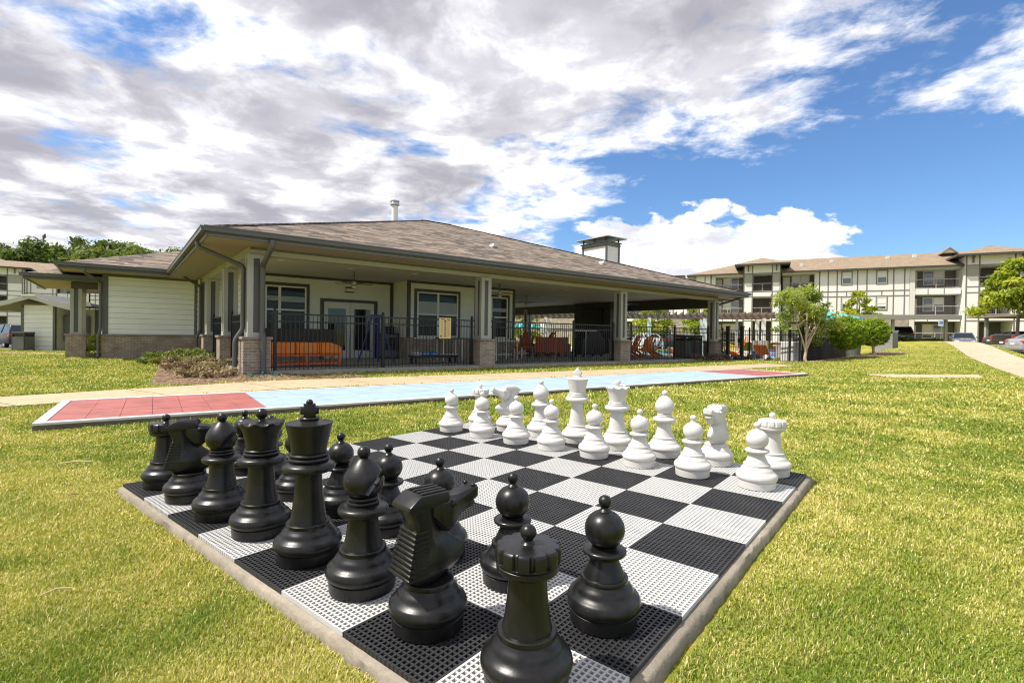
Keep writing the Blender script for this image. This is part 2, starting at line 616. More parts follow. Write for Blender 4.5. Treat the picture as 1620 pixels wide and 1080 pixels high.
M['pavilion_stone'] = brick_mat('pavilion_stone', (0.42, 0.38, 0.33), (0.5, 0.46, 0.4), (0.35, 0.33, 0.3), bw=0.4, bh=0.18, ms=0.014)
M['carport'] = mat('carport', (0.30, 0.29, 0.26), 0.5)
M['water'] = mat('water', (0.05, 0.36, 0.45), 0.05, bump=0.15, bscale=3)
M['leaf_tree'] = leaf_mat('leaf_tree', (0.11, 0.18, 0.04), (0.40, 0.47, 0.11), (0.58, 0.52, 0.17), 0.48)
M['leaf_bush'] = leaf_mat('leaf_bush', (0.07, 0.15, 0.012), (0.32, 0.43, 0.04), (0.5, 0.56, 0.07), 0.45)
M['leaf_maple'] = leaf_mat('leaf_maple', (0.12, 0.20, 0.015), (0.44, 0.50, 0.05), (0.56, 0.46, 0.07), 0.45)
M['leaf_forest'] = leaf_mat('leaf_forest', (0.04, 0.08, 0.016), (0.15, 0.20, 0.045), (0.24, 0.28, 0.06))
M['leaf_juniper'] = leaf_mat('leaf_juniper', (0.05, 0.10, 0.02), (0.17, 0.22, 0.035), (0.3, 0.24, 0.06))
M['leaf_dry'] = leaf_mat('leaf_dry', (0.17, 0.11, 0.06), (0.42, 0.31, 0.19), (0.24, 0.27, 0.08), 0.2)
M['leaf_purple'] = leaf_mat('leaf_purple', (0.10, 0.075, 0.075), (0.24, 0.17, 0.16), (0.25, 0.25, 0.08), 0.2)
M['grass'] = leaf_mat('grass', (0.14, 0.235, 0.02), (0.45, 0.445, 0.075), (0.86, 0.71, 0.38), 0.25)

# ------------------------------------------------------------------ frames
BTH = R(37.7)                                   # clubhouse frame: x along the front, y to the back
BC0 = np.array([-6.47, 12.7])
BA = np.array([math.cos(BTH), math.sin(BTH)])
BB = np.array([-math.sin(BTH), math.cos(BTH)])


def club(a, b):
    p = BC0 + BA * a + BB * b
    return float(p[0]), float(p[1])


def sstep(x, a, b):
    t = np.clip((np.asarray(x, float) - a) / (b - a), 0, 1)
    return t * t * (3 - 2 * t)


def gz(x, y):
    """height of the ground"""
    x, y = np.asarray(x, float), np.asarray(y, float)
    z = 0.045 - 0.05 * sstep(np.hypot(x, y), 3.2, 6.0)
    a = (x - BC0[0]) * BA[0] + (y - BC0[1]) * BA[1]
    b = (x - BC0[0]) * BB[0] + (y - BC0[1]) * BB[1]
    z = z - 0.09 * sstep(b, -3.2, -0.6)
    z = z - 0.45 * sstep(y, 20, 45) * sstep(-x, 12, 22)
    z = z + 0.35 * sstep(y, 50, 75) * sstep(-x, 12, 22)
    q = 0.75 * x + 0.45 * y
    rise = 1.02 * sstep(q, 15.5, 37.5)
    # the parking lot beyond the walkway lies lower
    w = (x - 11.6) * 0.807 - (y - 10.2) * 0.591
    lotz = np.clip(0.30 + (y - 28) * 0.016, 0.0, 0.75)
    k = sstep(w, 1.5, 2.3)
    rise = rise * (1 - k) + np.minimum(rise, lotz) * k
    rise = np.where(y > 44, rise * (1 - sstep(y, 40, 50)) + np.minimum(rise, 0.72) * sstep(y, 40, 50), rise)
    # the pool terrace is cut level into the slope
    pool = sstep(a, 20.0, 22.0) * sstep(-a, -47, -43) * sstep(b, -4.9, -3.9)
    z = z + rise * (1 - pool) - 0.14 * pool
    inside = sstep(a, 0.3, 0.9) * sstep(-a, -21, -20.4) * sstep(b, 0.3, 0.9) * sstep(-b, -20, -19)
    return z - 0.25 * inside


def gzf(x, y):
    return float(gz(x, y))


# lawn: one sheet out to the horizon, finer near the camera
def axis(lo, hi, fine, step, far):
    a = list(np.arange(-fine, fine + 1e-6, step))
    s, v = step, fine
    while v < far:
        s *= 1.22
        v += s
        a.append(v)
        a.insert(0, -v)
    return np.array(a)


gx = axis(0, 0, 34, 0.5, 1500)
gy = axis(0, 0, 48, 0.5, 1500)
X, Y = np.meshgrid(gx, gy)
Z = gz(X, Y)
vv = np.stack([X.ravel(), Y.ravel(), Z.ravel()], 1)
nx, ny = len(gx), len(gy)
ii = (np.arange(ny - 1)[:, None] * nx + np.arange(nx - 1)[None, :]).ravel()
ff = np.stack([ii, ii + 1, ii + 1 + nx, ii + nx], 1)

m = bpy.data.materials.new('lawn')
m.use_nodes = True
t = NT(m.node_tree)
b = t.n['Principled BSDF']
co = t.n.new('ShaderNodeTexCoord').outputs['Object']
big = t.noise(co, 0.35, 5, 0.6)
mid = t.noise(t.vmath('MULTIPLY', co, (1.0, 1.6, 1.0)), 1.7, 6, 0.62, 0.6)
fine = t.noise(co, 26, 5, 0.72)
c = t.ramp(mid, [(0.30, (0.16, 0.215, 0.025)), (0.50, (0.29, 0.29, 0.045)), (0.72, (0.47, 0.40, 0.13))])
c = t.mix(t.maprange(big, 0.45, 0.7, 0.0, 0.45), c, (0.38, 0.345, 0.075))
c = t.mix(0.75, c, t.ramp(fine, [(0.30, (0.42, 0.46, 0.36)), (0.62, (1.05, 1.02, 0.95))]), 'MULTIPLY')
t.put(b.inputs['Base Color'], c)
b.inputs['Roughness'].default_value = 0.9
b.inputs['Specular IOR Level'].default_value = 0.15
bp = t.n.new('ShaderNodeBump')
bp.inputs['Strength'].default_value = 0.9
bp.inputs['Distance'].default_value = 0.03
t.put(bp.inputs['Height'], t.noise(co, 38, 4, 0.75))
t.put(b.inputs['Normal'], bp.outputs[0])
M['lawn'] = m
lawn = link('ground', np_mesh('ground', vv, ff, m, smooth=True))
tag(lawn, 'green and straw coloured lawn around the chess board', 'lawn', kind='structure')


def concrete(name, base, joint=0.0, dark=0.82):
    m = bpy.data.materials.new(name)
    m.use_nodes = True
    t = NT(m.node_tree)
    b = t.n['Principled BSDF']
    co = t.n.new('ShaderNodeTexCoord').outputs['Object']
    n1 = t.noise(co, 0.8, 6, 0.65)
    n2 = t.noise(co, 60, 3, 0.7)
    c = t.ramp(n1, [(0.3, tuple(k * dark for k in base)), (0.7, base)])
    n3_ = t.noise(co, 7.0, 6, 0.7, 0.5)
    c = t.mix(t.maprange(n3_, 0.42, 0.66, 0.0, 0.55), c, tuple(k * 0.5 for k in base))
    c = t.mix(0.4, c, t.ramp(n2, [(0.3, (0.55, 0.55, 0.55)), (0.65, (1, 1, 1))]), 'MULTIPLY')
    t.put(b.inputs['Base Color'], c)
    b.inputs['Roughness'].default_value = 0.85
    bp = t.n.new('ShaderNodeBump')
    bp.inputs['Strength'].default_value = 0.5
    bp.inputs['Distance'].default_value = 0.006
    t.put(bp.inputs['Height'], n2)
    t.put(b.inputs['Normal'], bp.outputs[0])
    return m


M['walk'] = concrete('walk', (0.60, 0.435, 0.27))
M['walk_pale'] = concrete('walk_pale', (0.62, 0.455, 0.315))
M['concrete'] = concrete('concrete', (0.40, 0.345, 0.265), dark=0.45)
M['concrete_dark'] = concrete('concrete_dark', (0.17, 0.135, 0.105), dark=0.6)
M['slab'] = concrete('slab', (0.40, 0.39, 0.345))
M['asphalt'] = concrete('asphalt', (0.085, 0.085, 0.088))
M['deck'] = concrete('deck', (0.60, 0.55, 0.46))
M['mulch'] = mat('mulch', (0.20, 0.125, 0.075), 0.95, var=0.55, vscale=14, bump=1.0, bscale=40)


def resample(pts, n):
    pts = np.array(pts, float)
    s = np.r_[0, np.cumsum(np.hypot(*np.diff(pts, axis=0).T))]
    q = np.linspace(0, s[-1], n)
    return np.stack([np.interp(q, s, pts[:, 0]), np.interp(q, s, pts[:, 1])], 1)


def ribbon(name, near, far, material, lift, n=60, rows=4, drop=0.06):
    """a ground hugging strip between two edge lines, with a short skirt"""
    a, c = resample(near, n), resample(far, n)
    vs = []
    for i in range(n):
        for j in range(rows + 1):
            p = a[i] * (1 - j / rows) + c[i] * (j / rows)
            vs.append((p[0], p[1], gzf(*p) + lift))
    mb = MB()
    mb.v = vs
    w = rows + 1
    for i in range(n - 1):
        for j in range(rows):
            k = i * w + j
            mb.f.append((k, k + w, k + w + 1, k + 1))
    base = len(mb.v)
    edge = [i * w for i in range(n)] + [(n - 1) * w + j for j in range(1, w)] + [i * w + rows for i in range(n - 2, -1, -1)] + [j for j in range(rows - 1, 0, -1)]
    for e in edge:
        x, y, z = mb.v[e]
        mb.v.append((x, y, z - drop))
    for i in range(len(edge)):
        j = (i + 1) % len(edge)
        mb.f.append((edge[i], edge[j], base + j, base + i))
    return mb.build(name, material, smooth=30)


near = [(-9.2, 3.0), (-7.3, 5.0), (-5.85, 6.72), (-4.0, 8.55), (-1.4, 10.25), (3.3, 13.65), (6.5, 15.85), (10.6, 18.9)]
far_ = [(-10.6, 3.4), (-8.3, 5.7), (-6.3, 8.2), (-4.75, 10.15), (-1.65, 12.0), (3.6, 15.55), (8.9, 19.3), (10.2, 20.2)]
sw = ribbon('sidewalk', near, far_, M['walk'], 0.02, n=90)
tag(sw, 'tan concrete sidewalk running between the tile court and the clubhouse', 'sidewalk', kind='structure')
jm = MB()
for f_ in np.arange(0.045, 0.99, 0.0655):
    a_, c_ = resample(near, 400)[int(f_ * 399)], resample(far_, 400)[int(f_ * 399)]
    P_ = [np.array(a_) * (1 - k / 8) + np.array(c_) * k / 8 for k in range(9)]
    for p_, q_ in zip(P_[:-1], P_[1:]):
        d_ = np.array([(c_ - a_)[1], -(c_ - a_)[0]]) / np.hypot(*(c_ - a_)) * 0.007
        jm.quad(*[(v_[0], v_[1], gzf(*v_) + 0.0225) for v_ in (p_ - d_, q_ - d_, q_ + d_, p_ + d_)])
jm.build('joints', M['concrete_dark'], sw)
wl1 = [(9.6, 8.0), (11.6, 10.2), (20.0, 22.2), (30.5, 36.0), (36, 43)]
wr1 = [(10.8, 7.1), (12.8, 9.3), (21.2, 21.3), (31.7, 35.1), (37.2, 42.1)]
ww = ribbon('walkway', wl1, wr1, M['walk_pale'], 0.02, n=70)
tag(ww, 'pale concrete walkway climbing along the parking lot at the right', 'walkway', kind='structure')
fp = ribbon('footpath', [(10.3, 13.8), (13.2, 14.1)], [(10.5, 15.0), (14.0, 15.15)], M['walk_pale'], 0.012, n=14)
tag(fp, 'narrow concrete footpath crossing the right lawn to the walkway', 'path', kind='structure')
fp = ribbon('path', [(-30, 22.5), (-22, 21.9), (-17.2, 21.3)], [(-30, 23.3), (-22, 22.7), (-17.2, 22.1)], M['walk_pale'], 0.012, n=20)
tag(fp, 'thin concrete path across the left lawn before the kiosk', 'path', kind='structure')
lot = ribbon('parking_lot', [(13.3, 8.95), (21.7, 20.95), (32.2, 34.75), (37.8, 41.8)], [(34, 3), (40, 14), (50, 27), (58, 36)], M['asphalt'], 0.01, n=40, rows=12)
tag(lot, 'grey asphalt parking lot on the right', 'parking lot', kind='structure')
lot2 = ribbon('driveway', [(-60, 30), (-40, 31), (-21, 31)], [(-80, 56), (-48, 56), (-24, 50)], M['asphalt'], 0.01, n=30, rows=8)
tag(lot2, 'asphalt driveway beyond the kiosk at the left', 'driveway', kind='structure')
mul = ribbon('mulch_bed', [(-6.6, 9.2), (-5.9, 9.1), (-4.75, 10.4), (-3.2, 11.35)], [(-11.0, 15.8), (-9.0, 14.2), (-6.9, 12.9), (-4.3, 12.2)], M['mulch'], 0.012, n=26, rows=6)
tag(mul, 'brown mulch bed around the corner pier and shrubs', 'mulch bed', kind='structure')
mul = ribbon('mulch_strip', [(11.6, 21.1), (13.0, 21.2), (16.0, 22.8), (19.4, 24.4)], [(11.0, 22.2), (13.4, 23.2), (15.4, 25.2), (18.4, 26.2)], M['mulch'], 0.012, n=20, rows=4)
tag(mul, 'reddish mulch strip under the round bushes', 'mulch bed', kind='structure')
# loose bark chips and twigs lying on the mulch
tv, tf, tt = [], [], []
for _ in range(1500):
    k = random.random()
    p0 = (-6.6 + 3.4 * k, 9.2 + 2.1 * k)
    p1 = (-10.6 + 6.3 * k, 15.4 - 3.2 * k)
    s_ = random.random()
    x, y = p0[0] * (1 - s_) + p1[0] * s_, p0[1] * (1 - s_) + p1[1] * s_
    an, ln = random.random() * 6.28, random.uniform(0.03, 0.10)
    dx_, dy_ = math.cos(an) * ln, math.sin(an) * ln
    z = gzf(x, y) + 0.02 + random.random() * 0.02
    k0 = len(tv)
    tv += [(x - dx_, y - dy_, z), (x + dy_ * .22, y - dx_ * .22, z + .012), (x + dx_, y + dy_, z + random.uniform(-.008, .03)), (x - dy_ * .22, y + dx_ * .22, z + .004)]
    tf.append((k0, k0 + 1, k0 + 2, k0 + 3))
    tt += [random.random() * 0.74] * 4
chips = link('mulch_chips', np_mesh('mulch_chips', np.array(tv), np.array(tf), M['leaf_dry'], np.array(tt)))
tag(chips, 'loose tan bark chips on the mulch bed', 'mulch', kind='stuff')

# ------------------------------------------------------------------ tile court
CA = math.atan2(9.03, 12.76)
court = empty('game_court', 'long raised tile court, red at both ends and pale blue between', 'game court', (-4.59, 4.83, 0), CA)
CL, CWD = 15.62, 2.02
MB().box(0, CL, 0, CWD, -0.12, 0.045).build('curb_slab', M['concrete_dark'], court, bevel=0.012)


def tile_mat(name, base, var):
    m = bpy.data.materials.new(name)
    m.use_nodes = True
    t = NT(m.node_tree)
    b = t.n['Principled BSDF']
    uv = t.n.new('ShaderNodeTexCoord').outputs['UV']
    n = t.noise(uv, 2.6, 5, 0.65)
    st = t.noise(t.vmath('MULTIPLY', uv, (1.3, 7.0, 1)), 1.2, 4, 0.6)
    c = t.ramp(n, [(0.3, tuple(k * (1 - var) for k in base)), (0.72, tuple(min(0.9, k * (1 + var)) for k in base))])
    c = t.mix(t.maprange(st, 0.5, 0.7, 0, 0.3), c, tuple(min(0.85, k * 1.5 + 0.06) for k in base))
    sp = t.noise(uv, 19, 3, 0.8)
    c = t.mix(t.maprange(sp, 0.72, 0.78, 0, 0.6), c, (0.12, 0.10, 0.08))
    t.put(b.inputs['Base Color'], c)
    b.inputs['Roughness'].default_value = 0.6
    return m


M['tile_red'] = tile_mat('tile_red', (0.33, 0.098, 0.085), 0.25)
M['tile_blue'] = tile_mat('tile_blue', (0.31, 0.42, 0.485), 0.14)


def court_zone(name, x0, x1, material, nx, ny):
    mb = MB()
    y0, y1, gp = 0.095, CWD - 0.095, 0.004
    for i in range(nx):
        for j in range(ny):
            ax, bx = x0 + (x1 - x0) * i / nx, x0 + (x1 - x0) * (i + 1) / nx
            ay, by = y0 + (y1 - y0) * j / ny, y0 + (y1 - y0) * (j + 1) / ny
            wob = random.uniform(-0.0012, 0.0012)
            mb.box(ax + gp / 2, bx - gp / 2, ay + gp / 2, by - gp / 2, 0.0452, 0.066 + wob)
    return mb.build(name, material, court)


court_zone('red_tiles', 0.095, 2.07, M['tile_red'], 7, 7)
court_zone('blue_tiles', 2.075, 13.35, M['tile_blue'], 40, 7)
tag(court_zone('red_tiles', 13.355, CL - 0.095, M['tile_red'], 7, 7), 'red tile zone at the far end of the court')
mb = MB()
mb.box(0.0, CL, 0.0, 0.09, 0.0455, 0.072).box(0.0, CL, CWD - 0.09, CWD, 0.0455, 0.072)
mb.box(0.0, 0.09, 0.0905, CWD - 0.0905, 0.0455, 0.072).box(CL - 0.09, CL, 0.0905, CWD - 0.0905, 0.0455, 0.072)
mb.build('white_border', M['white_paint'], court, bevel=0.004)

# ------------------------------------------------------------------ chess board
SQ, YAW = 0.37, -0.68128
BZ = CAMZ - 0.8797                              # playing surface


def brd(u, v, z=0.0):
    du, dv = u - 9.54349, v + 2.27720
    return (SQ * (du * math.cos(YAW) - dv * math.sin(YAW)), SQ * (du * math.sin(YAW) + dv * math.cos(YAW)), BZ + z)


board = empty('chess_board', 'giant chess board of black and white lattice tiles on a concrete slab', 'chess board', brd(0, 0, 0), YAW)
# slab with a rough cast edge
lo_, hi_ = -0.012, 8 * SQ + 0.026
sm = MB()
per = []
N = 90
for (ax, ay, bx, by) in ((lo_, lo_, hi_, lo_), (hi_, lo_, hi_, hi_), (hi_, hi_, lo_, hi_), (lo_, hi_, lo_, lo_)):
    for i in range(N):
        k = i / N
        per.append((ax + (bx - ax) * k, ay + (by - ay) * k))
cxy = ((lo_ + hi_) / 2, (lo_ + hi_) / 2)
rings = []
for (off, z, j) in ((0.016, -0.14, 0.006), (0.011, -0.05, 0.006), (0.005, -0.024, 0.004), (-0.004, -0.0165, 0.003), (-0.045, -0.0158, 0.0005)):
    ring = []
    for (x, y) in per:
        d = Vector((x - cxy[0], y - cxy[1]))
        sx_ = math.copysign(1, d.x) if abs(abs(d.x) - (hi_ - cxy[0])) < 1e-3 else 0
        sy_ = math.copysign(1, d.y) if abs(abs(d.y) - (hi_ - cxy[1])) < 1e-3 else 0
        o = off + random.uniform(-j, j)
        ring.append((x + sx_ * o, y + sy_ * o, z + random.uniform(-j, j) * 0.4))
    rings.append(ring)
for ring in rings:
    sm.v += ring
n4 = len(per)
for r_ in range(len(rings) - 1):
    for i in range(n4):
        j = (i + 1) % n4
        sm.f.append((r_ * n4 + i, r_ * n4 + j, (r_ + 1) * n4 + j, (r_ + 1) * n4 + i))
sm.f.append(tuple((len(rings) - 1) * n4 + i for i in range(n4)))
sm.build('concrete_slab', M['concrete'], board, smooth=50)


def tile_mesh(name, material):
    mb = MB()
    n, g_, w = 20, 0.0012, 0.0062
    L = SQ - 2 * g_
    pitch = (L - w) / n
    for i in range(n + 1):
        ww_ = w * (1.25 if i in (0, n) else 1.0)
        p = g_ + i * pitch
        mb.box(p, p + ww_ if i < n else SQ - g_, g_, SQ - g_, -0.0145, 0.0)
        mb.box(g_ + 0.0002, SQ - g_ - 0.0002, p, p + ww_ if i < n else SQ - g_ - 0.0003, -0.0145, -0.0009)
    return mb.mesh(name, material)


tb, tw = tile_mesh('black_tile', M['black_tile']), tile_mesh('white_tile', M['white_tile'])
for i in range(8):
    for j in range(8):
        dark_ = (i + j) % 2 == 0
        o = link('black_tile' if dark_ else 'white_tile', tb if dark_ else tw, board)
        o.location = (i * SQ, j * SQ, random.uniform(-0.0006, 0.0004))
        o.rotation_euler = (random.uniform(-1, 1) * 0.0006, random.uniform(-1, 1) * 0.0006, 0)

# ------------------------------------------------------------------ chess pieces


def cr(pts, n=5):
    """Catmull-Rom through points"""
    out = []
    P = [pts[0]] + list(pts) + [pts[-1]]
    for i in range(1, len(P) - 2):
        p0, p1, p2, p3 = (np.array(P[k], float) for k in (i - 1, i, i + 1, i + 2))
        for k in range(n):
            s_ = k / n
            q = 0.5 * (2 * p1 + (p2 - p0) * s_ + (2 * p0 - 5 * p1 + 4 * p2 - p3) * s_ ** 2 + (-p0 + 3 * p1 - 3 * p2 + p3) * s_ ** 3)
            out.append((max(float(q[0]), 0.0), float(q[1])))
    out.append(tuple(pts[-1]))
    return out


def arc(cr_, cz, r, a0, a1, n=10):
    return [(max(cr_ + r * math.cos(R(a0 + (a1 - a0) * i / n)), 0.0), cz + r * math.sin(R(a0 + (a1 - a0) * i / n))) for i in range(n + 1)]


def base_prof(k=1.0, zk=1.0):
    p = [(0.0, 0.0), (0.106, 0.0), (0.111, 0.003), (0.1145, 0.044), (0.1105, 0.047), (0.1105, 0.050)]
    p += cr([(0.117, 0.052), (0.1225, 0.062), (0.123, 0.074), (0.117, 0.088), (0.106, 0.097), (0.0985, 0.105), (0.093, 0.116), (0.084, 0.127), (0.079, 0.134)])
    p += [(0.0788, 0.1345), (0.0795, 0.136), (0.0795, 0.147), (0.077, 0.150), (0.064, 0.1505), (0.0, 0.1505)]
    return [(r * k, z * zk) for r, z in p]


def ball_top(z0, rn=0.012, rb=0.022):
    """small knob: neck and ball"""
    return cr([(rn * 1.6, z0), (rn, z0 + 0.008), (rn * 1.05, z0 + 0.014)], 4) + arc(0, z0 + 0.014 + rb * 0.78, rb, -50, 90, 10)


def merged(parts, name, material):
    """several closed lathes etc. as one mesh"""
    return parts.mesh(name, material, smooth=38)


def piece_parts(kind):
    out = []
    if kind == 'pawn':
        k = 0.93
        out.append(('base', [base_prof(k)]))
        out.append(('stem', [[(0.0, 0.150)] + cr([(0.064, 0.1505), (0.058, 0.168), (0.049, 0.188), (0.0435, 0.205), (0.046, 0.215)]) +
                             cr([(0.055, 0.2175), (0.064, 0.220), (0.068, 0.227), (0.066, 0.234), (0.056, 0.239), (0.042, 0.2415)]) + [(0.0, 0.242)]]))
        out.append(('head', [[(0.0, 0.2415), (0.038, 0.2417), (0.039, 0.246)] + arc(0, 0.298, 0.062, -57, 74, 22) + ball_top(0.358, 0.0125, 0.0205)]))
    elif kind == 'rook':
        out.append(('base', [base_prof(0.95)]))
        out.append(('stem', [[(0.0, 0.150)] + cr([(0.064, 0.1505), (0.058, 0.18), (0.053, 0.22), (0.0495, 0.262), (0.0485, 0.285)]) + [(0.055, 0.289), (0.0, 0.289)]]))
        out.append(('head', None))
        out.append(('knob', [ball_top(0.366, 0.0125, 0.0205)]))
    elif kind == 'bishop':
        out.append(('base', [base_prof(1.0)]))
        out.append(('stem', [[(0.0, 0.150)] + cr([(0.067, 0.1505), (0.061, 0.175), (0.055, 0.21), (0.0515, 0.248), (0.054, 0.262)]) +
                             cr([(0.068, 0.265), (0.080, 0.270), (0.0855, 0.281), (0.082, 0.292), (0.070, 0.299), (0.056, 0.302)]) + [(0.052, 0.3025)] +
                             cr([(0.053, 0.304), (0.0555, 0.310), (0.053, 0.316)], 3) + [(0.047, 0.317)] + cr([(0.049, 0.318), (0.0515, 0.324), (0.049, 0.330)], 3) + [(0.0, 0.3305)]]))
        out.append(('head', [[(0.0, 0.330), (0.043, 0.3303)] + cr([(0.046, 0.332), (0.060, 0.350), (0.0695, 0.376), (0.068, 0.400), (0.057, 0.424), (0.040, 0.447), (0.022, 0.464), (0.014, 0.468)], 6) + arc(0, 0.486, 0.0225, -50, 90, 10)]))
    elif kind == 'queen':
        out.append(('base', [base_prof(1.02)]))
        out.append(('stem', [[(0.0, 0.150)] + cr([(0.069, 0.1505), (0.063, 0.185), (0.057, 0.23), (0.053, 0.285), (0.053, 0.306), (0.060, 0.315)]) +
                             cr([(0.078, 0.316), (0.092, 0.321), (0.098, 0.334), (0.094, 0.347), (0.080, 0.355), (0.068, 0.358)]) + [(0.066, 0.3585)] +
                             cr([(0.069, 0.360), (0.0735, 0.367), (0.070, 0.374)], 3) + [(0.064, 0.3755)] + cr([(0.0665, 0.377), (0.070, 0.3825), (0.066, 0.388)], 3) + [(0.0, 0.3885)]]))
        out.append(('crown', None))
        out.append(('knob', [ball_top(0.512, 0.0145, 0.0245)]))
    elif kind == 'king':
        out.append(('base', [base_prof(1.03)]))
        out.append(('stem', [[(0.0, 0.150)] + cr([(0.069, 0.1505), (0.062, 0.19), (0.055, 0.25), (0.050, 0.315), (0.051, 0.342), (0.060, 0.351)]) +
                             cr([(0.078, 0.352), (0.093, 0.357), (0.0985, 0.369), (0.094, 0.382), (0.082, 0.390), (0.073, 0.394)]) + [(0.071, 0.3945)] +
                             cr([(0.0735, 0.396), (0.078, 0.403), (0.074, 0.411)], 3) + [(0.067, 0.412)] + cr([(0.0695, 0.414), (0.074, 0.4205), (0.070, 0.427)], 3) + [(0.0, 0.4275)]]))
        out.append(('crown', [[(0.0, 0.427), (0.064, 0.4275)] + cr([(0.0645, 0.430), (0.070, 0.462), (0.078, 0.502), (0.0865, 0.541)], 5) + [(0.0885, 0.5445), (0.0875, 0.548)] +
                              [(0.052, 0.556), (0.033, 0.559)] + cr([(0.034, 0.560), (0.0365, 0.565), (0.033, 0.570)], 3) + [(0.0, 0.571)]]))
        out.append(('cross', None))
    elif kind == 'knight':
        out.append(('base', [base_prof(0.96)]))
        out.append(('head', None))
    return out


def rook_head():
    n = 96
    mb = MB()
    prof = [(0.0, 0.287), (0.050, 0.287), (0.057, 0.290), (0.073, 0.299), (0.080, 0.306), (0.0805, 0.318), (0.0775, 0.3205), (0.0805, 0.323)]
    rows = [[(r, z)] * n for r, z in prof]
    # castle wall with narrow slots
    for z, r in ((0.328, 0.0832), (0.3295, 0.0832), (0.358, 0.0832), (0.362, 0.0815), (0.365, 0.078)):
        row = []
        for j in range(n):
            slot = (j % 8) in (0, 1)
            dr = 0.007 if (slot and z > 0.3285) else 0.0
            row.append((r - dr, z))
        rows.append(row)
    rows += [[(0.060, 0.3662)] * n, [(0.030, 0.367)] * n, [(0.0, 0.3675)] * n]
    for row in rows:
        for j, (r, z) in enumerate(row):
            a = 2 * math.pi * j / n
            mb.v.append((r * math.cos(a), r * math.sin(a), z))
    for i in range(len(rows) - 1):
        for j in range(n):
            a, b_ = i * n + j, i * n + (j + 1) % n
            mb.f.append((a, b_, b_ + n, a + n))
    return mb


def queen_crown():
    n, m_ = 108, 9
    mb = MB()
    rows = [[(0.0, 0.388)] * n, [(0.062, 0.3885)] * n]
    for r, z in cr([(0.0625, 0.391), (0.067, 0.425), (0.076, 0.465), (0.089, 0.495)], 5):
        rows.append([(r, z)] * n)

    def sc(j):
        return abs(math.sin(math.pi * j * m_ / n))          # 0 at points, 1 mid scallop
    rows.append([(0.0945 - 0.003 * sc(j), 0.507 - 0.007 * sc(j) ** 2) for j in range(n)])
    rows.append([(0.0965 - 0.007 * sc(j), 0.512 - 0.013 * sc(j) ** 2) for j in range(n)])
    rows.append([(0.090 - 0.009 * sc(j), 0.5135 - 0.010 * sc(j) ** 2) for j in range(n)])
    rows.append([(0.074, 0.511)] * n)
    rows += [[(0.050, 0.513)] * n, [(0.022, 0.515)] * n, [(0.0, 0.5155)] * n]
    for row in rows:
        for j, (r, z) in enumerate(row):
            a = 2 * math.pi * j / n
            mb.v.append((r * math.cos(a), r * math.sin(a), z))
    for i in range(len(rows) - 1):
        for j in range(n):
            a, b_ = i * n + j, i * n + (j + 1) % n
            mb.f.append((a, b_, b_ + n, a + n))
    return mb


def king_cross():
    mb = MB()
    z0 = 0.568
    # stubby cross pattee, local x wide
    pts = [(-0.026, 0), (0.026, 0), (0.020, 0.016), (0.034, 0.013), (0.034, 0.045), (0.020, 0.041), (0.023, 0.056), (-0.023, 0.056), (-0.020, 0.041), (-0.034, 0.045), (-0.034, 0.013), (-0.020, 0.016)]
    mb.prism([(x, z0 + z) for x, z in pts], 'y', -0.0185, 0.0185)
    return mb


def knight_head():
    """faceted horse neck, local +x is where it looks"""
    mb = MB()
    # z, back x, front x, half width
    st = [(0.150, -0.062, 0.062, 0.046), (0.156, -0.066, 0.068, 0.050), (0.176, -0.098, 0.100, 0.060), (0.186, -0.099, 0.112, 0.061), (0.212, -0.092, 0.128, 0.058), (0.224, -0.089, 0.127, 0.057), (0.250, -0.083, 0.098, 0.053),
          (0.276, -0.077, 0.064, 0.050), (0.292, -0.074, 0.050, 0.048), (0.320, -0.072, 0.046, 0.046), (0.345, -0.076, 0.045, 0.046), (0.384, -0.096, 0.045, 0.048), (0.396, -0.094, 0.045, 0.048), (0.408, -0.080, 0.040, 0.044)]
    m_ = 10
    for z, xb, xf, w in st:
        w *= 0.94
        d = xf - xb
        half = [(xb, 0.55), (xb + 0.006, 0.93), (xb + 0.016, 1.0), (xb + 0.46 * d, 1.0), (xf, 0.24)]
        mb.v += [(x, -w * k, z) for x, k in half] + [(x, w * k, z) for x, k in reversed(half)]
    for i in range(len(st) - 1):
        for j in range(m_):
            k = (j + 1) % m_
            mb.f.append((i * m_ + j, i * m_ + k, (i + 1) * m_ + k, (i + 1) * m_ + j))
    mb.f.append(tuple(m_ - 1 - j for j in range(m_)))
    mb.f.append(tuple((len(st) - 1) * m_ + j for j in range(m_)))
    return mb


def loft_x(mb, st, ch=0.35):
    """octagonal sections along x: (x, z low, z high, half width)"""
    k0 = len(mb.v)
    for x, z0, z1, w in st:
        h = min((z1 - z0) * 0.5, w) * ch
        ring = [(-w + h, z0), (w - h, z0), (w, z0 + h), (w, z1 - h), (w - h, z1), (-w + h, z1), (-w, z1 - h), (-w, z0 + h)]
        mb.v += [(x, y, z) for y, z in ring]
    for i in range(len(st) - 1):
        for j in range(8):
            k = (j + 1) % 8
            mb.f.append((k0 + i * 8 + j, k0 + i * 8 + k, k0 + (i + 1) * 8 + k, k0 + (i + 1) * 8 + j))
    mb.f.append(tuple(k0 + 7 - j for j in range(8)))
    mb.f.append(tuple(k0 + (len(st) - 1) * 8 + j for j in range(8)))
    return mb


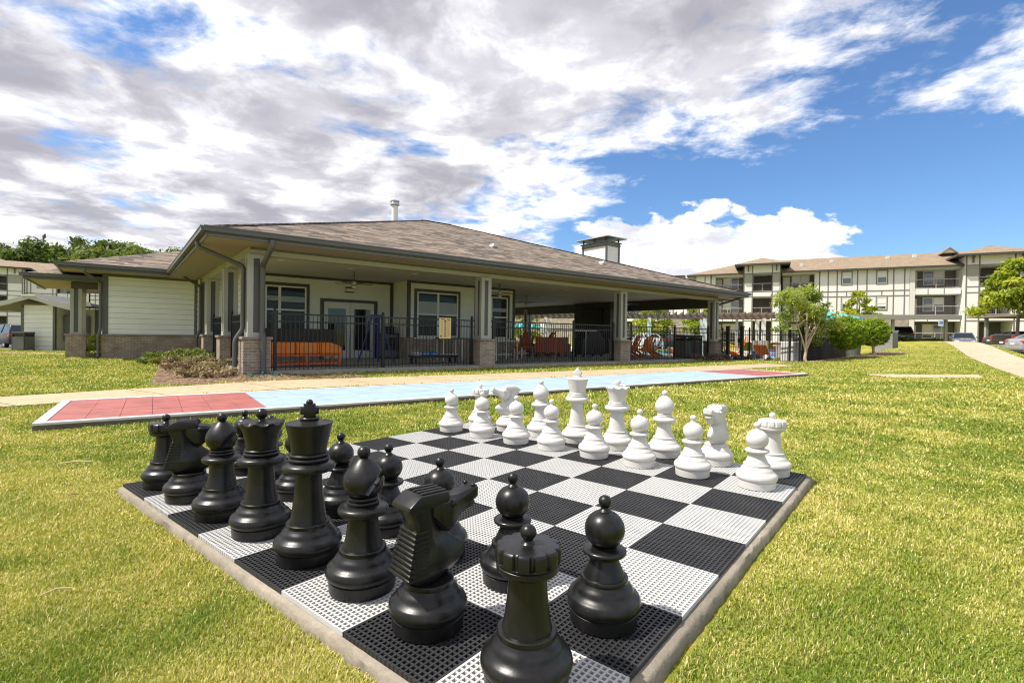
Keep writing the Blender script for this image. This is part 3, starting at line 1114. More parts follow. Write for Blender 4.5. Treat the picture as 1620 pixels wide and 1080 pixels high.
def knight_face():
    """cheek, long muzzle with parted lips and nostril bumps"""
    mb = MB()
    loft_x(mb, [(-0.012, 0.345, 0.404, 0.040), (0.006, 0.322, 0.406, 0.0505), (0.030, 0.296, 0.406, 0.0515), (0.052, 0.290, 0.404, 0.050), (0.068, 0.301, 0.401, 0.045), (0.090, 0.326, 0.398, 0.037), (0.118, 0.346, 0.403, 0.033),
                (0.138, 0.366, 0.409, 0.033), (0.152, 0.369, 0.416, 0.0335), (0.162, 0.372, 0.416, 0.031), (0.167, 0.380, 0.409, 0.025)])
    # lower jaw
    loft_x(mb, [(0.085, 0.324, 0.352, 0.029), (0.118, 0.340, 0.362, 0.026), (0.146, 0.346, 0.366, 0.025), (0.158, 0.349, 0.364, 0.021)])
    for s_ in (-1, 1):
        mb.lathe([(0.0, 0.409), (0.008, 0.4125), (0.009, 0.417), (0.005, 0.421), (0.0, 0.422)], 10, 0.150, s_ * 0.020)
    return mb


def knight_mane():
    mb = MB()
    n = 10
    for i in range(n):
        z = 0.178 + i * 0.0142
        k = i / (n - 1)
        back = -0.106 + 0.029 * k
        w = 0.0575 - 0.0115 * k
        mb.prism([(back + 0.006, z), (back + 0.001, z + 0.003), (back + 0.001, z + 0.0095), (back + 0.006, z + 0.0122), (-0.03, z + 0.0122), (-0.03, z)], 'y', -w, w)
    return mb


def knight_ears():
    mb = MB()
    # flat forelock block with grooves, poll corner behind
    mb.prism([(-0.102, 0.384), (-0.098, 0.398), (-0.066, 0.4215), (-0.055, 0.425), (0.034, 0.425), (0.044, 0.404), (0.034, 0.392), (-0.075, 0.374)], 'y', -0.0500, 0.0500)
    for k in range(4):
        y = -0.033 + 0.022 * k
        mb.box(-0.052, 0.034, y - 0.0065, y + 0.0065, 0.4235, 0.4305)
    return mb


def knight_eye(side):
    mb = MB()
    for s_ in (side,):
        pr = arc(0, 0, 0.0125, 0, 90, 6)
        k = len(mb.v)
        n = 14
        for r, h in pr:
            for j in range(n):
                a = 2 * math.pi * j / n
                mb.v.append((0.056 + r * math.cos(a), s_ * (0.0475 + h), 0.383 + r * math.sin(a)))
        for i in range(len(pr) - 1):
            for j in range(n):
                a, b_ = k + i * n + j, k + i * n + (j + 1) % n
                mb.f.append((a, b_, b_ + n, a + n))
    return mb


PIECES = {}


def boolean_cut(o, cutter):
    md = o.modifiers.new('cut', 'BOOLEAN')
    md.operation = 'DIFFERENCE'
    md.solver = 'EXACT'
    md.object = cutter
    dg = bpy.context.evaluated_depsgraph_get()
    me = bpy.data.meshes.new_from_object(o.evaluated_get(dg))
    o.modifiers.clear()
    o.data = me
    me.shade_smooth()
    me.set_sharp_from_angle(angle=R(38))


def make_piece(kind, colour):
    """returns list of (part name, mesh, [sub-parts])"""
    material = M[colour + '_plastic']
    parts = []
    for name, profs in piece_parts(kind):
        if profs is not None:
            mb = MB()
            for p in profs:
                mb.lathe(p, 56)
            parts.append((name, mb.mesh(name, material, smooth=38), []))
        elif kind == 'rook':
            parts.append((name, rook_head().mesh(name, material, smooth=32), []))
        elif kind == 'queen':
            parts.append((name, queen_crown().mesh(name, material, smooth=40), []))
        elif kind == 'king':
            mb = king_cross()
            parts.append((name, mb.mesh(name, material, smooth=40, bevel=0.004), [('ball', MB().lathe(arc(0, 0.629, 0.013, -80, 90, 10), 20).mesh('ball', material, smooth=60))]))
        elif kind == 'knight':
            parts.append(('neck', knight_head().mesh('neck', material, smooth=24, bevel=0.003),
                          [('mane', knight_mane().mesh('mane', material, smooth=30, bevel=0.0015))]))
            parts.append((name, knight_face().mesh(name, material, smooth=26, bevel=0.003),
                          [('forelock', knight_ears().mesh('forelock', material, smooth=30, bevel=0.003)),
                           ('eye', knight_eye(-1).mesh('eye', material, smooth=50)), ('eye', knight_eye(1).mesh('eye', material, smooth=50))]))
    if kind == 'bishop':
        o = bpy.data.objects.new('head', parts[-1][1])
        COL.objects.link(o)
        cb = MB()
        # slanted slot opening towards local +x
        c_, s_ = math.cos(R(57)), math.sin(R(57))
        P = lambda a, w: (0.052 + a * c_ - w * s_, 0.392 + a * s_ + w * c_)
        cb.prism([P(-0.052, -0.0085), P(0.10, -0.0085), P(0.10, 0.0085), P(-0.052, 0.0085)], 'y', -0.12, 0.12)
        cut = cb.build('cutter', material)
        boolean_cut(o, cut)
        bpy.data.objects.remove(cut)
        parts[-1] = ('head', o.data, [])
        bpy.data.objects.remove(o)
    return parts


def place_piece(kind, colour, u, v, face, label, group=None):
    key = (kind, colour)
    if key not in PIECES:
        PIECES[key] = make_piece(kind, colour)
    root = empty('chess_' + kind, label, 'chess piece', brd(u, v, 0.0), R(face), group)
    root.scale = (1, 1, {'king': 0.965, 'queen': 0.957, 'pawn': 0.952, 'rook': 0.975}.get(kind, 0.965))
    for name, me, subs in PIECES[key]:
        p = link(name, me, root)
        for sn, sme in subs:
            link(sn, sme, p)
    return root


rj = lambda a: random.uniform(-a, a)
B_ = 'black'
place_piece('rook', B_, 0.54, 0.41, 10, 'black chess rook standing on the far left corner square', 'black chess pieces')
place_piece('knight', B_, 1.51, 0.41, 20, 'black chess knight between the corner rook and a bishop, farther of two', 'black chess pieces')
place_piece('bishop', B_, 2.53, 0.44, 5, 'black chess bishop with slotted head beside the black queen', 'black chess pieces')
place_piece('queen', B_, 3.48, 0.51, 40, 'black chess queen with scalloped crown left of the black king', 'black chess pieces')
place_piece('king', B_, 4.52, 0.53, 25, 'tallest black chess piece, the king topped by a square cross', 'black chess pieces')
place_piece('bishop', B_, 5.5, 0.53, 0, 'black chess bishop with slotted head between king and near knight', 'black chess pieces')
place_piece('knight', B_, 6.43, 0.52, 42, 'large black chess knight with ridged mane beside the nearest rook', 'black chess pieces')
place_piece('rook', B_, 7.485, 0.47, 4, 'nearest black chess rook with round knobbed castle top, cut by the frame', 'black chess pieces')
pw = [(0.64, 1.53, 'the far corner rook, knob showing past the queen'), (1.5, 1.56, 'the farther black knight, nearly hidden by the queen'), (2.51, 1.47, 'the farther black bishop, half hidden by the king'),
      (3.54, 1.53, 'the black queen, right of the king'), (4.55, 1.54, 'the black king, behind the near bishop'), (5.5, 1.5, 'the near black bishop, half hidden by the knight'),
      (6.48, 1.55, 'the near black knight, half hidden by the rook'), (7.5, 1.52, 'the nearest black rook, closest pawn on the board edge')]
for u, v, w in pw:
    place_piece('pawn', B_, u, v, rj(90), 'black chess pawn in front of ' + w, 'black chess pieces')
W_ = 'white'
place_piece('rook', W_, 0.53, 7.55, 20, 'white chess rook at the far corner, behind a pawn', 'white chess pieces')
place_piece('knight', W_, 1.5, 7.55, 196, 'white chess knight in profile facing left, farther of the two', 'white chess pieces')
place_piece('bishop', W_, 2.46, 7.6, 100, 'white chess bishop left of the white king', 'white chess pieces')
place_piece('king', W_, 3.5, 7.56, -20, 'tallest white chess piece, the king topped by a cross', 'white chess pieces')
place_piece('queen', W_, 4.5, 7.56, 0, 'white chess queen with scalloped crown right of the white king', 'white chess pieces')
place_piece('bishop', W_, 5.53, 7.61, 110, 'white chess bishop right of the white queen', 'white chess pieces')
place_piece('knight', W_, 6.53, 7.66, 228, 'white chess knight facing the camera beside the right corner rook', 'white chess pieces')
place_piece('rook', W_, 7.52, 7.57, 12, 'white chess rook standing on the right corner square', 'white chess pieces')
pw = [(0.5, 6.53, 'the far white rook, leftmost of the white pieces'), (1.54, 6.52, 'the farther white knight, overlapping the far rook'), (2.56, 6.53, 'the left white bishop, overlapping the far knight'),
      (3.48, 6.57, 'the white king, on a white square'), (4.51, 6.58, 'the white queen, on a black square'), (5.49, 6.54, 'the right white bishop, on a white square'),
      (6.48, 6.55, 'the near white knight, on a black square'), (7.51, 6.56, 'the right corner white rook, rightmost white pawn')]
for u, v, w in pw:
    place_piece('pawn', W_, u, v, rj(90), 'white chess pawn in front of ' + w, 'white chess pieces')

# ------------------------------------------------------------------ clubhouse
CLUB = empty('clubhouse', 'long single storey clubhouse with brown hip roof and deep covered porch', 'clubhouse', (BC0[0], BC0[1], 0), BTH)
LX, DY, OV = 21.0, 19.4, 1.2                     # porch columns from 0 to LX, depth, overhang
EZ, PIT = 3.26, 0.333


def slab_box(name, x0, x1, y0, y1, z0, z1, m, parent=CLUB, bevel=0.0):
    return MB().box(x0, x1, y0, y1, z0, z1).build(name, m, parent, bevel=bevel)


slab_box('floor_slab', -0.3, 21.3, -0.3, 19.7, -0.30, 0.0, M['slab'])


def hip_roof(x0, x1, y0, y1, z, pitch, th=0.05):
    mb = MB()
    h = (y1 - y0) / 2
    if (x1 - x0) / 2 < h:
        h = (x1 - x0) / 2
        ra, rb = (x0 + h, y0 + h, z + h * pitch), (x0 + h, y1 - h, z + h * pitch)
    else:
        ra, rb = (x0 + h, y0 + h, z + h * pitch), (x1 - h, y0 + h, z + h * pitch)
    c = [(x0, y0, z), (x1, y0, z), (x1, y1, z), (x0, y1, z)]
    along_x = abs(ra[1] - rb[1]) < 1e-6
    for k in (0.0, -th):
        C_ = [(p[0], p[1], p[2] + k) for p in c]
        A_, B2 = (ra[0], ra[1], ra[2] + k), (rb[0], rb[1], rb[2] + k)
        if along_x:
            mb.poly([C_[0], C_[1], B2, A_]).poly([C_[1], C_[2], B2]).poly([C_[2], C_[3], A_, B2]).poly([C_[3], C_[0], A_])
        else:
            mb.poly([C_[0], C_[1], A_]).poly([C_[1], C_[2], B2, A_]).poly([C_[2], C_[3], B2]).poly([C_[3], C_[0], A_, B2])
    for i in range(4):
        p, q = c[i], c[(i + 1) % 4]
        mb.quad(p, q, (q[0], q[1], q[2] - th), (p[0], p[1], p[2] - th))
    return mb, ra, rb, c


mb, ra, rb, cs = hip_roof(-OV, LX + OV, -OV, DY + OV, EZ, PIT)
roof = mb.build('roof', M['shingle'], CLUB, fixn=False)
# hip and ridge caps
mb = MB()
for p, q in ((cs[0], ra), (cs[1], rb), (cs[2], rb), (cs[3], ra), (ra, rb)):
    p, q = Vector(p), Vector(q)
    n = int((q - p).length / 0.30)
    for i in range(n):
        a, b_ = p.lerp(q, i / n), p.lerp(q, (i + 1.08) / n)
        mb.bar(a + Vector((0, 0, 0.012)), b_ + Vector((0, 0, 0.022)), 0.20, 0.018)
mb.build('hip_caps', M['shingle'], roof)


def gutter(parent, pts, name='gutter'):
    """box gutter with a rolled lip along an eave line"""
    mb = MB()
    for p, q in zip(pts[:-1], pts[1:]):
        p, q = Vector(p), Vector(q)
        d = (q - p).normalized()
        o = Vector((d.y, -d.x, 0))
        e = d * 0.055
        mb.bar(p + o * 0.05 - Vector((0, 0, 0.05)) - e, q + o * 0.05 - Vector((0, 0, 0.05)) + e, 0.11, 0.115)
        mb.bar(p + o * 0.108 + Vector((0, 0, 0.0)) - e, q + o * 0.108 + Vector((0, 0, 0.0)) + e, 0.022, 0.03)
        mb.bar(p - o * 0.020 - Vector((0, 0, 0.105)), q - o * 0.020 - Vector((0, 0, 0.105)), 0.024, 0.20)
    return mb.build(name, M['gutter'], parent, bevel=0.006)


gutter(CLUB, [cs[0], cs[1], cs[2], cs[3], cs[0]])
# soffit all round
mb = MB()
so = 3.085
mb.box(-OV, LX + OV, -OV + 0.004, -0.15, so, so + 0.012)
mb.box(-OV, LX + OV, DY + 0.15, DY + OV, so, so + 0.012)
mb.box(-OV, -0.15, -0.1499, DY + 0.1499, so, so + 0.012)
mb.box(LX + 0.15, LX + OV, -0.1499, DY + 0.1499, so, so + 0.012)
mb.build('soffit', M['soffit'], CLUB)
slab_box('ceiling', -0.149, LX + 0.149, -0.149, DY + 0.149, 3.075, 3.10, M['ceiling'])
# porch beams
bm_ = MB()
bm_.box(-0.15, LX + 0.15, -0.15, 0.15, 2.90, 3.0745).build('beam', M['beam'], CLUB, bevel=0.006)
MB().box(-0.15, 0.15, 0.151, 9.5, 2.90, 3.0743).build('beam', M['beam'], CLUB, bevel=0.006)
MB().box(LX - 0.15, LX + 0.15, 0.151, DY - 0.151, 2.52, 3.0743).build('beam', M['dark_trim'], CLUB, bevel=0.006)
MB().box(11.4, LX + 0.15, DY - 0.15, DY + 0.15, 2.62, 3.0745).build('beam', M['dark_trim'], CLUB, bevel=0.006)
MB().box(-0.155, LX + 0.155, -0.172, -0.152, 3.02, 3.07).build('crown_trim', M['trim'], CLUB)


def column(x, y, pier=True):
    """brick pier with cap and a built up post of four corner boards round a dark core"""
    r = MB().box(x - 0.19, x + 0.19, y - 0.19, y + 0.19, 0.862, 2.899)
    mb = MB()
    for sx_ in (-1, 1):
        for sy_ in (-1, 1):
            mb.cbox(x + sx_ * 0.135, y + sy_ * 0.135, 0.86, 0.125, 0.125, 2.038)
    mb.cbox(x, y, 0.858, 0.405, 0.405, 0.11).cbox(x, y, 2.80, 0.405, 0.405, 0.099)
    p = mb.build('post', M['post'], CLUB, bevel=0.006)
    MB().cbox(x, y, 0.97, 0.32, 0.32, 1.83).build('post_panel', M['post_dark'], p)
    q = MB().cbox(x, y, -0.35, 0.62, 0.62, 1.145).build('brick_pier', M['brick'], CLUB)
    MB().cbox(x, y, 0.796, 0.70, 0.70, 0.063).build('pier_cap', M['brick_cap'], q, bevel=0.006)


for x, y in ((0, 0), (6.93, 0), (13.9, 0), (LX, 0), (0, 3.75), (0, 7.55), (LX, 14.75), (LX, DY)):
    column(x, y)

# ---- windows and doors


def window(x0, x1, z0, z1, y, parent, mull=(0.5,), rail=None, side=-1, blind=None):
    """frame in dark casing on a wall facing local -y"""
    f = MB()
    w = 0.055
    yo, yi = y - 0.045, y + 0.01
    f.box(x0, x0 + w, yo, yi, z0, z1).box(x1 - w, x1, yo, yi, z0, z1)
    f.box(x0 + w, x1 - w, yo, yi, z0, z0 + w).box(x0 + w, x1 - w, yo, yi, z1 - w, z1)
    cuts = [x0] + [x0 + (x1 - x0) * k for k in mull] + [x1]
    for c in cuts[1:-1]:
        f.box(c - 0.045, c + 0.045, yo + 0.003, yi, z0 + w, z1 - w)
    if rail:
        for a, b_ in zip(cuts[:-1], cuts[1:]):
            f.box(a + 0.05, b_ - 0.05, yo + 0.006, yi - 0.002, rail - 0.03, rail + 0.03)
    fr = f.build('window', M['white_frame'], parent, bevel=0.004)
    MB().quad((x0 + 0.03, y - 0.024, z0 + 0.03), (x1 - 0.03, y - 0.024, z0 + 0.03), (x1 - 0.03, y - 0.024, z1 - 0.03), (x0 + 0.03, y - 0.024, z1 - 0.03)).build('pane', M['clear_glass'], fr, fixn=False)
    MB().box(x0 + 0.02, x1 - 0.02, y - 0.004, y - 0.002, z0 + 0.02, z1 - 0.02).build('unlit_room_sheet', M['room_dark'], fr)  # flat dark sheet stands in for the unlit room behind the glass
    c = MB()
    k = 0.115
    c.box(x0 - k, x0 - 0.002, y - 0.032, y, z0 - 0.02, z1 + k).box(x1 + 0.002, x1 + k, y - 0.032, y, z0 - 0.02, z1 + k)
    c.box(x0 - 0.0019, x1 + 0.0019, y - 0.032, y, z1 + 0.002, z1 + k)
    c.build('casing', M['dark_trim'], fr, bevel=0.004)
    s_ = MB().box(x0 - 0.13, x1 + 0.13, y - 0.09, y, z0 - 0.075, z0 - 0.0205)
    s_.build('sill', M['white_frame'], fr, bevel=0.006)
    if blind:
        b_ = MB()
        for a, e in zip(cuts[:-1], cuts[1:]):
            z = blind[1] - random.uniform(0, 0.05)
            while z > blind[0]:
                b_.box(a + 0.05, e - 0.05, y - 0.012, y - 0.007, z - 0.034, z)
                z -= 0.04
        b_.build('blind', M['blind'], fr)
    return fr


# porch back walls
pw_ = MB()
Yb, Yf, XI, XE = 5.5, 4.0, 6.18, 11.35
pw_.box(0.9, XI, Yb, Yb + 0.2, 0.86, 3.0745)
pw_.box(XI - 0.002, XI + 0.2, Yf + 0.2, Yb - 0.001, 0.86, 3.0744)
pw_.box(XI - 0.001, XE, Yf, Yf + 0.199, 0.86, 3.0745)
pw_.box(XE - 0.2, XE - 0.001, Yf + 0.2, DY - 0.2, 0.86, 3.0743)
pw_.box(0.7, 0.899, Yb + 0.001, 9.6, 0.86, 3.0743)
pw_.box(0.9, XE - 0.201, DY - 0.2, DY, 0.0, 3.0745)
pw_.box(-0.15, 0.05, 9.601, DY, -0.2, 3.0742)
pw_.build('porch_wall', M['porch_wall'], CLUB)
wb = MB()
wb.box(0.82, 3.24, Yb - 0.06, Yb + 0.198, -0.01, 0.8595).box(5.55, XI - 0.061, Yb - 0.06, Yb + 0.198, -0.01, 0.8595)
wb.box(XI - 0.06, XI + 0.198, Yf - 0.06, Yb + 0.1, -0.01, 0.8593).box(XI + 0.1985, XE + 0.06, Yf - 0.059, Yf + 0.197, -0.01, 0.8595)
wb.box(XE - 0.21, XE + 0.06, Yf + 0.1975, DY, -0.01, 0.8592).box(0.64, 0.90, Yb + 0.2, 9.55, -0.01, 0.8594)
wb.build('brick_wainscot', M['brick'], CLUB)
tr = MB()
for x, y in ((XI - 0.05, Yb - 0.05), (XI + 0.0, Yf - 0.005), (XE - 0.02, Yf - 0.01)):
    tr.box(x - 0.06, x + 0.06, y - 0.03, y + 0.07, 0.861, 3.0741)
tr.box(0.82, XI - 0.12, Yb - 0.022, Yb - 0.001, 2.98, 3.073).box(XI + 0.07, XE - 0.09, Yf - 0.022, Yf - 0.001, 2.98, 3.073)
tr.box(9.22, 9.34, Yf - 0.026, Yf - 0.001, 0.862, 2.979)
tr.build('wall_trim', M['dark_trim'], CLUB, bevel=0.004)
window(1.36, 2.76, 0.90, 2.66, Yb, CLUB, (0.34,), 1.80, blind=(2.12, 2.30))
window(6.52, 8.39, 0.88, 2.66, Yf, CLUB, (0.5,), 1.78, blind=(1.84, 2.30))
window(9.55, 10.97, 0.86, 2.66, Yf, CLUB, (0.38,), 1.78, blind=(2.05, 2.2))
# double door
dr = MB()
dr.box(3.27, 3.40, Yb - 0.04, Yb + 0.05, 0.0, 2.29).box(5.39, 5.52, Yb - 0.04, Yb + 0.05, 0.0, 2.29).box(3.4001, 5.3899, Yb - 0.04, Yb + 0.05, 2.18, 2.29)
door_frame = dr.build('door_frame', M['dark_trim'], CLUB, bevel=0.004)
for k, (x0, x1) in enumerate(((3.41, 4.385), (4.405, 5.38))):
    d = MB()
    yo, yi = Yb - 0.025, Yb + 0.02
    d.box(x0, x0 + 0.15, yo, yi, 0.01, 2.17).box(x1 - 0.15, x1, yo, yi, 0.01, 2.17)
    d.box(x0 + 0.15, x1 - 0.15, yo, yi, 0.01, 0.32).box(x0 + 0.15, x1 - 0.15, yo, yi, 1.93, 2.17)
    dd = d.build('door', M['door_white'], door_frame, bevel=0.006)
    MB().quad((x0 + 0.14, Yb - 0.005, 0.31), (x1 - 0.14, Yb - 0.005, 0.31), (x1 - 0.14, Yb - 0.005, 1.94), (x0 + 0.14, Yb - 0.005, 1.94)).build('door_glass', M['glass'], door_frame, fixn=False)
    hx = x1 - 0.07 if k == 0 else x0 + 0.07
    MB().tube([(hx, yo - 0.001, 1.02), (hx, yo - 0.06, 1.02), (hx + (-0.11 if k == 0 else 0.11), yo - 0.06, 1.02)], 0.011, 8).build('door_handle', M['metal'], door_frame, smooth=40)
# lamp over the door
lm = MB()
lm.box(4.20, 4.52, Yb - 0.11, Yb - 0.002, 2.72, 2.77).box(4.20, 4.52, Yb - 0.11, Yb - 0.002, 2.56, 2.60)
lo_ = lm.build('wall_lamp', M['dark_trim'], CLUB, bevel=0.004)
MB().box(4.25, 4.47, Yb - 0.09, Yb - 0.02, 2.601, 2.719).build('lamp_lens', M['white_frame'], lo_)
# recessed ceiling cans
cn = MB()
for x, y in ((1.0, 1.7), (3.2, 2.2), (5.4, 2.0), (8.2, 2.0), (10.6, 2.2), (13.1, 2.4), (15.6, 2.6), (12.8, 6.0), (15.2, 6.4), (18.2, 6.2), (18.3, 2.2)):
    cn.lathe([(0.10, 3.058), (0.10, 3.0745)], 16, x, y).poly([(x + 0.10 * math.cos(q), y + 0.10 * math.sin(q), 3.058) for q in np.linspace(6.2832, 0, 16, endpoint=False)])
cn.build('ceiling_cans', M['white_frame'], CLUB)

# ---- fireplace wall on the open side and its chimney
MB().box(LX - 0.75, LX + 0.55, 6.15, 9.15, -0.1, 3.0742).build('fireplace', M['dark_stone'], CLUB)
fb = MB()
fb.box(LX - 0.76, LX - 0.751, 6.95, 8.35, 0.35, 1.35)
fb.build('firebox', M['iron'], CLUB)
MB().box(LX - 0.84, LX - 0.7501, 6.7, 8.6, 1.62, 2.72).build('television', M['iron'], CLUB, bevel=0.01)
ch = MB().box(LX - 0.95, LX + 0.15, 6.35, 8.25, 3.2, 6.62)
chim = ch.build('chimney', M['apt_wall'], roof)
c2 = MB()
for x in (LX - 0.955, LX + 0.155):
    for y in (6.345, 8.255):
        c2.cbox(x, y, 3.2, 0.10, 0.10, 3.42)
c2.box(LX - 1.03, LX + 0.23, 6.27, 8.33, 6.42, 6.54).box(LX - 1.08, LX + 0.28, 6.22, 8.38, 6.60, 6.67)
c2.build('chimney_trim', M['trim'], roof, bevel=0.008)
c3 = MB()
for x in (LX - 0.95, LX + 0.15):
    for y in (6.38, 7.3, 8.22):
        c3.cbox(x, y, 6.671, 0.07, 0.07, 0.25)
c3.build('chimney_cap_posts', M['dark_trim'], roof)
mb, _, _, _ = hip_roof(LX - 1.30, LX + 0.50, 6.0, 8.6, 6.93, 0.28, 0.05)
mb.build('chimney_cap', M['post'], roof)
# flue pipe behind the ridge
fl = MB().lathe([(0.16, 5.4), (0.16, 7.62), (0.0, 7.62)], 20, 8.55, 10.6)
flu = fl.build('flue_pipe', M['white_metal'], roof, smooth=40)
MB().lathe([(0.0, 7.60), (0.19, 7.62), (0.235, 7.66), (0.235, 7.74), (0.20, 7.80), (0.235, 7.83), (0.235, 7.88), (0.0, 7.93)], 20, 8.55, 10.6).build('flue_cap', M['metal'], roof, smooth=30)
for x, s_ in ((9.2, 2.6), (15.2, 2.2)):
    z = EZ + (s_ + OV) * PIT
    rv = MB().prism([(x - 0.13, z + 0.0), (x + 0.13, z + 0.0), (x + 0.09, z + 0.14), (x - 0.09, z + 0.14)], 'y', s_ - 0.13, s_ + 0.17)
    rv.build('roof_vent', M['white_paint'], roof, bevel=0.01)

# ---- left wing


def siding_wall(name, x0, x1, y, z0, z1, parent, m, step=0.178, axis_='x', face=-1):
    """lapped boards on a wall facing local -y (axis_='x') or local -x (axis_='y')"""
    mb = MB()
    n = max(1, round((z1 - z0) / step))
    h = (z1 - z0) / n
    for i in range(n):
        a, b_ = z0 + i * h, z0 + (i + 1) * h
        prof = [(y + 0.028, a + 0.004), (y - 0.024, a + 0.004), (y - 0.006, b_ - 0.006), (y + 0.028, b_ - 0.006)]
        if axis_ == 'x':
            mb.prism(prof, 'x', x0, x1)
        else:
            mb.prism(prof, 'y', x0, x1)
    return mb.build(name, m, parent)


Yw = 10.6
XW0, XW1 = -3.2, -0.15
MB().box(XW0 + 0.02, XW1 - 0.001, Yw + 0.03, DY, -0.4, 3.14).build('wing_core', M['siding'], CLUB)
siding_wall('siding', XW0 + 0.14, XW1 - 0.12, Yw, 0.80, 3.10, CLUB, M['siding'], 0.2)
siding_wall('siding', 9.50, Yw - 0.04, XW1, 0.80, 3.07, CLUB, M['siding'], 0.2, 'y')
siding_wall('siding', XW1 + 0.1, 0.68, 9.46, 0.80, 3.07, CLUB, M['siding'], 0.2)
siding_wall('siding', Yb + 0.02, 9.46, 0.66, 0.86, 3.07, CLUB, M['siding'], 0.2, 'y')
w_ = MB()
w_.box(XW0 - 0.06, XW1, Yw - 0.09, Yw + 0.2, -0.45, 0.76)
w_.box(XW0 - 0.059, XW0 + 0.2, Yw + 0.201, DY, -0.45, 0.7595)
w_.box(XW1 - 0.09, XW1 + 0.1, 9.4, Yw - 0.091, -0.45, 0.7594).box(XW1 + 0.1005, 0.68, 9.38, 9.6, -0.45, 0.7596)
w_.build('brick_base', M['brick'], CLUB)
MB().box(XW0 - 0.09, XW1, Yw - 0.125, Yw + 0.1, 0.7605, 0.82).build('brick_ledge', M['brick_cap'], CLUB, bevel=0.006)
t_ = MB()
t_.box(XW0 - 0.03, XW0 + 0.145, Yw - 0.035, Yw + 0.1, 0.821, 3.10).box(XW1 - 0.125, XW1 + 0.0, Yw - 0.035, Yw - 0.0, 0.821, 3.08)
t_.box(XW0 + 0.146, XW1 - 0.126, Yw - 0.034, Yw, 3.0, 3.098).box(XW1 - 0.035, XW1 + 0.10, 9.42, 9.50, 0.77, 3.07)
t_.build('corner_trim', M['trim'], CLUB, bevel=0.005)
mb, wa, wb_, wc = hip_roof(-4.4, 11.0, 9.4, 25.0, 3.30, PIT)
mb.build('wing_roof', M['shingle'], CLUB, fixn=False)
gutter(CLUB, [(-0.9, 9.4, 3.30)[:3], wc[0]][::-1], 'wing_gutter')
gutter(CLUB, [wc[3], wc[0]], 'wing_gutter')
MB().box(-4.39, -0.151, 9.41, Yw + 0.02, 3.105, 3.118).box(-4.39, XW0 + 0.02, Yw + 0.021, 24.9, 3.105, 3.118).build('wing_soffit', M['soffit'], CLUB)
# entry canopy left of the wing
mb, _, _, kc = hip_roof(-5.45, -3.0, 11.0, 17.5, 2.98, PIT)
mb.build('canopy_roof', M['shingle'], CLUB, fixn=False)
gutter(CLUB, [kc[3], kc[0], kc[1]], 'canopy_gutter')
MB().box(-5.44, -3.3, 11.01, 17.4, 2.83, 2.845).build('canopy_soffit', M['soffit'], CLUB)
MB().box(-4.2, -3.4, 11.85, 12.05, 2.55, 2.829).box(-4.2, -3.95, 12.0505, 16.9, 2.55, 2.8285).build('canopy_beam', M['dark_trim'], CLUB)


def small_column(x, y):
    p = MB()
    for s_ in (-1, 1):
        for q in (-1, 1):
            p.cbox(x + s_ * 0.12, y + q * 0.12, 0.80, 0.11, 0.11, 1.749)
    p.cbox(x, y, 0.79, 0.37, 0.37, 0.08)
    o = p.build('post', M['post'], CLUB, bevel=0.005)
    MB().cbox(x, y, 0.87, 0.29, 0.29, 1.66).build('post_panel', M['post_dark'], o)
    q = MB().cbox(x, y, -0.5, 0.60, 0.60, 1.24).build('brick_pier', M['brick'], CLUB)
    MB().cbox(x, y, 0.7405, 0.68, 0.68, 0.06).build('pier_cap', M['brick_cap'], q, bevel=0.006)


small_column(-4.05, 12.0)
small_column(-4.05, 14.6)

# ---- downspouts


def downspout(pts, w=0.085):
    mb = MB()
    P = [Vector(p) for p in pts]
    # round the corners a little
    out = [P[0]]
    for i in range(1, len(P) - 1):
        a, b_ = (P[i - 1] - P[i]), (P[i + 1] - P[i])
        la, lb = min(0.09, a.length / 2), min(0.09, b_.length / 2)
        s_, e = P[i] + a.normalized() * la, P[i] + b_.normalized() * lb
        for k in range(5):
            q = k / 4
            out.append(s_ * (1 - q) ** 2 + P[i] * 2 * q * (1 - q) + e * q * q)
    out.append(P[-1])
    mb.tube(out, w * 0.56, 8)
    return mb.build('downspout', M['gutter'], CLUB, smooth=50)


downspout([(0.12, -1.24, 3.12), (0.12, -1.24, 2.98), (0.12, -0.24, 2.62), (0.12, -0.24, 1.05), (0.12, -0.42, 0.80), (0.12, -0.40, 0.0), (0.12, -0.52, -0.06)], 0.12)
downspout([(-1.22, 0.2, 3.12), (-1.22, 0.2, 3.0), (-0.25, 0.12, 2.62), (-0.25, 0.12, 1.05), (-0.42, 0.12, 0.78), (-0.42, 0.12, -0.02), (-0.55, 0.12, -0.07)], 0.10)
downspout([(-0.75, 9.28, 3.15), (-0.75, 9.28, 3.05), (-0.2, 9.35, 2.75), (-0.2, 9.35, 1.0), (-0.32, 9.30, 0.7), (-0.30, 9.30, -0.05)], 0.09)
downspout([(-3.7, 9.32, 3.12), (-3.7, 9.32, 3.0), (-3.28, Yw - 0.08, 2.75), (-3.28, Yw - 0.08, 0.98), (-3.34, Yw - 0.2, 0.75), (-3.34, Yw - 0.2, -0.05), (-3.5, Yw - 0.32, -0.12)], 0.09)
downspout([(LX + OV - 0.08, -0.9, 3.1), (LX + 0.7, -0.4, 2.86), (LX + 0.26, -0.05, 2.68), (LX + 0.26, -0.05, 1.02), (LX + 0.42, -0.05, 0.8), (LX + 0.42, -0.05, 0.0)], 0.10)

# splash block under the corner downspout
x, y = club(0.05, -0.95)
sb = empty('splash_block', 'dark green plastic splash block on mulch below the corner downspout', 'splash block', (x, y, gzf(x, y) + 0.01), BTH)
MB().prism([(-0.33, 0), (0.33, 0), (0.30, 0.075), (0.26, 0.075), (0.25, 0.03), (-0.25, 0.03), (-0.26, 0.075), (-0.30, 0.075)], 'y', -0.14, 0.42).build('block', M['green_plastic'], sb, bevel=0.008)

